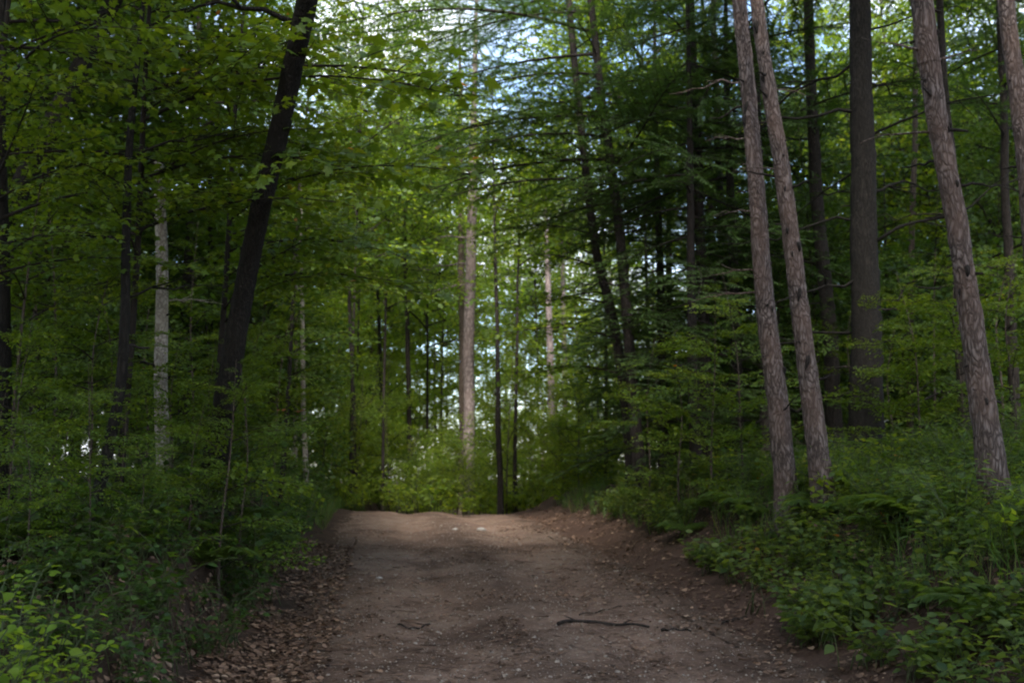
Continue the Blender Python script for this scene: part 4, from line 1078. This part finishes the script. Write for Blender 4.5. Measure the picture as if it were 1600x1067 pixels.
def grit_xy(n):
    Y = 5.8 + 16 * rg.uniform(0, 1, n) ** 1.3
    return road_c(Y) + rg.uniform(-1, 1, n) * road_hw(Y), Y
OV = np.array([(.5, 0, 0), (-.5, 0, 0), (0, .5, 0), (0, -.5, 0), (0, 0, .35), (0, 0, -.35)])
OT = np.array([(0, 2, 4), (2, 1, 4), (1, 3, 4), (3, 0, 4), (2, 0, 5), (1, 2, 5), (3, 1, 5), (0, 3, 5)])
stuff('gravel', *scatter_ground(14000, grit_xy, (OV, OT), lambda n: .006 + .022 * rg.uniform(0, 1, n) ** 4, 'flat', gt), M['pebble'])
# separate fallen leaves on the near road
dl = [new_mesh('fallen_leaf', CURL[0] * np.array([1, 1, z]) * .08, CURL[1], M['dead'], np.full(7, c)) for c, z in ((.3, .6), (.5, 1.), (.65, 1.4), (.8, .8), (.95, 1.1))]
for k in range(260):
    side = random.choice((-1, 1, 1))
    y = 6.6 + 7 * random.random() ** 1.6
    d = random.uniform(-1.3, .25) if side > 0 else random.uniform(-.9, .5)
    if random.random() < .2: d = random.uniform(-3.5, -.8)
    x = float(road_c(y)) + side * (float(road_hw(y)) + d)
    o = obj('fallen_leaf', dl[k % 5], None, (x, y, hz(x, y) + .02))
    s = random.uniform(.35, .85); o.scale = (s, s, s)
    o.rotation_euler = (random.gauss(0, .25), random.gauss(0, .25), random.uniform(0, 6.28))
    tag(o, 'dry brown leaf fallen on the dirt at the %s side of the road' % ('right' if side > 0 else 'left'), 'leaf', 'fallen leaves on the %s side of the road' % ('right' if side > 0 else 'left'))

# ------------------------------------------------------------------ stones and sticks
def rock_mesh(seed, mat, flat=.6):
    me = bpy.data.meshes.new('stone')
    import bmesh
    bm = bmesh.new(); bmesh.ops.create_icosphere(bm, subdivisions=2, radius=1)
    for v in bm.verts:
        p = np.array(v.co); k = 1 + .28 * float(fbm(p[0:1] * 1.3 + seed, p[1:2] * 1.3, p[2:3] * 1.3, seed=seed, oct=2)[0])
        v.co = Vector((p[0] * k * 1.15, p[1] * k * .9, p[2] * k * flat))
    bm.to_mesh(me); bm.free()
    me.materials.append(mat)
    for p in me.polygons: p.use_smooth = True
    return me
def ground_at(px, py):
    """where the sight line through the pixel meets the ground"""
    for Y in np.arange(4.5, 30, .02):
        p = at(px, py, Y)
        if p[2] <= hz(p[0], p[1]) + .006: return p
    return at(px, py, 22)
for px, py, r, lbl in [(592, 904, .034, 'small white stone lying left of the middle of the road'), (752, 829, .075, 'larger pale stone at the crest of the road'), (711, 828, .045, 'pale stone at the crest, left of the larger one')]:
    p = ground_at(px, py)
    o = obj('stone', rock_mesh(px, M['stone']), None, (p[0], p[1], p[2] + r * .3)); o.scale = (r, r, r)
    tag(o, lbl, 'stone')
pm = [rock_mesh(500 + k, M['pebble'], .65) for k in range(5)]
for k in range(230):
    y = 6.3 + 13 * random.random() ** 1.4; x = float(road_c(y)) + random.uniform(-.95, .95) * float(road_hw(y))
    o = obj('pebble', pm[k % 5], None, (x, y, hz(x, y) + .008)); s = random.uniform(.008, .024); o.scale = (s, s, s); o.rotation_euler = (0, 0, random.uniform(0, 6.28))
    tag(o, 'small brown pebble lying loose on the dirt road', 'pebble', 'pebbles on the road')
def stick(pxs, rad, label, name='stick', forks=()):
    P = []
    for px, py in pxs:
        p = ground_at(px, py); p[2] = hz(p[0], p[1]) + rad * .9 + .012; P.append(p)
    P = np.array(P); base = P[len(P) // 2].copy()
    C = spline(P, 16); C[:, 2] += .008 * np.sin(np.arange(16) * 1.1)
    t = MB(); t.add(*tube(C - base, np.linspace(rad, rad * .55, 16) * (1 + .12 * np.sin(np.arange(16) * 2.3)), 7, .1, 9, 3), .4)
    for f, dx, dy in forks:
        o = C[int(f * 15)] - base
        t.add(*tube(np.array([o, o + np.array([dx * .5, dy * .5, .02]), o + np.array([dx, dy, .03])]), [rad * .5, rad * .35, rad * .15], 5), .4)
    o = obj(name, t.mesh(name, M['dark_bark'], True), None, base)
    return tag(o, label, 'stick')
stick([(872, 978), (900, 973), (935, 977), (975, 979), (1014, 982)], .019, 'long dark stick lying across the right half of the road', forks=[(.3, -.12, .14), (.75, .10, .1)])
stick([(1033, 988), (1055, 986), (1080, 988)], .014, 'shorter dark stick just right of the long one')
stick([(1128, 976), (1150, 970), (1168, 966)], .013, 'thin dark twig at the right edge of the road')
stick([(905, 962), (945, 955), (972, 948)], .007, 'thin twig lying just behind the long stick')
stick([(622, 978), (648, 984), (672, 976)], .010, 'short crooked twig in the left wheel track')

# rusty dead leaf hanging at the whitish trunk
p = at(455, 643, 15.5)
t = MB(); t.add(*scatter(CURL, np.array([p * 0, p * 0 + [.06, 0, 0], p * 0 + [-.07, 0, .02]]), np.array([[1, .2, -.1], [1, -.2, 0], [-1, .1, -.1]]), np.array([[0, -.3, 1], [0, -.2, 1], [.2, -.3, 1]]), .17, .6))
o = obj('dead_leaves', t.mesh('dead_leaves', M['rust']), None, p)
tag(o, 'rust coloured tuft of dead leaves hanging in front of the slender whitish trunk', 'dead leaves')

# park unused prototypes out of the file
for d in (KINDS, LOW):
    for k, lst in d.items():
        used = (USED if d is KINDS else LUSED)[k]
        for r_ in lst[used:]:
            for ch in r_.children_recursive: bpy.data.objects.remove(ch)
            bpy.data.objects.remove(r_)

# members of a small group: say which one, by its place in the row
from collections import defaultdict
gl = defaultdict(list)
for o in scene.objects:
    if o.get('group') and o.get('category') and not o.parent: gl[(o['group'], o['label'])].append(o)
ORD = ['', 'second', 'third', 'fourth', 'fifth', 'sixth', 'seventh', 'eighth', 'ninth', 'tenth', 'eleventh', 'twelfth', 'thirteenth', 'fourteenth', 'fifteenth']
for (g, lab), lst in gl.items():
    n = len(lst)
    if not 2 <= n <= 15 or 'viewer side' in lab or 'outside the view' in lab: continue
    lst.sort(key=lambda o: o.location.x / max(.5, o.location.y))
    for k, o in enumerate(lst):
        o['label'] = lab + (', leftmost one' if k == 0 else ', rightmost one' if k == n - 1 else ', %s from left' % ORD[k])
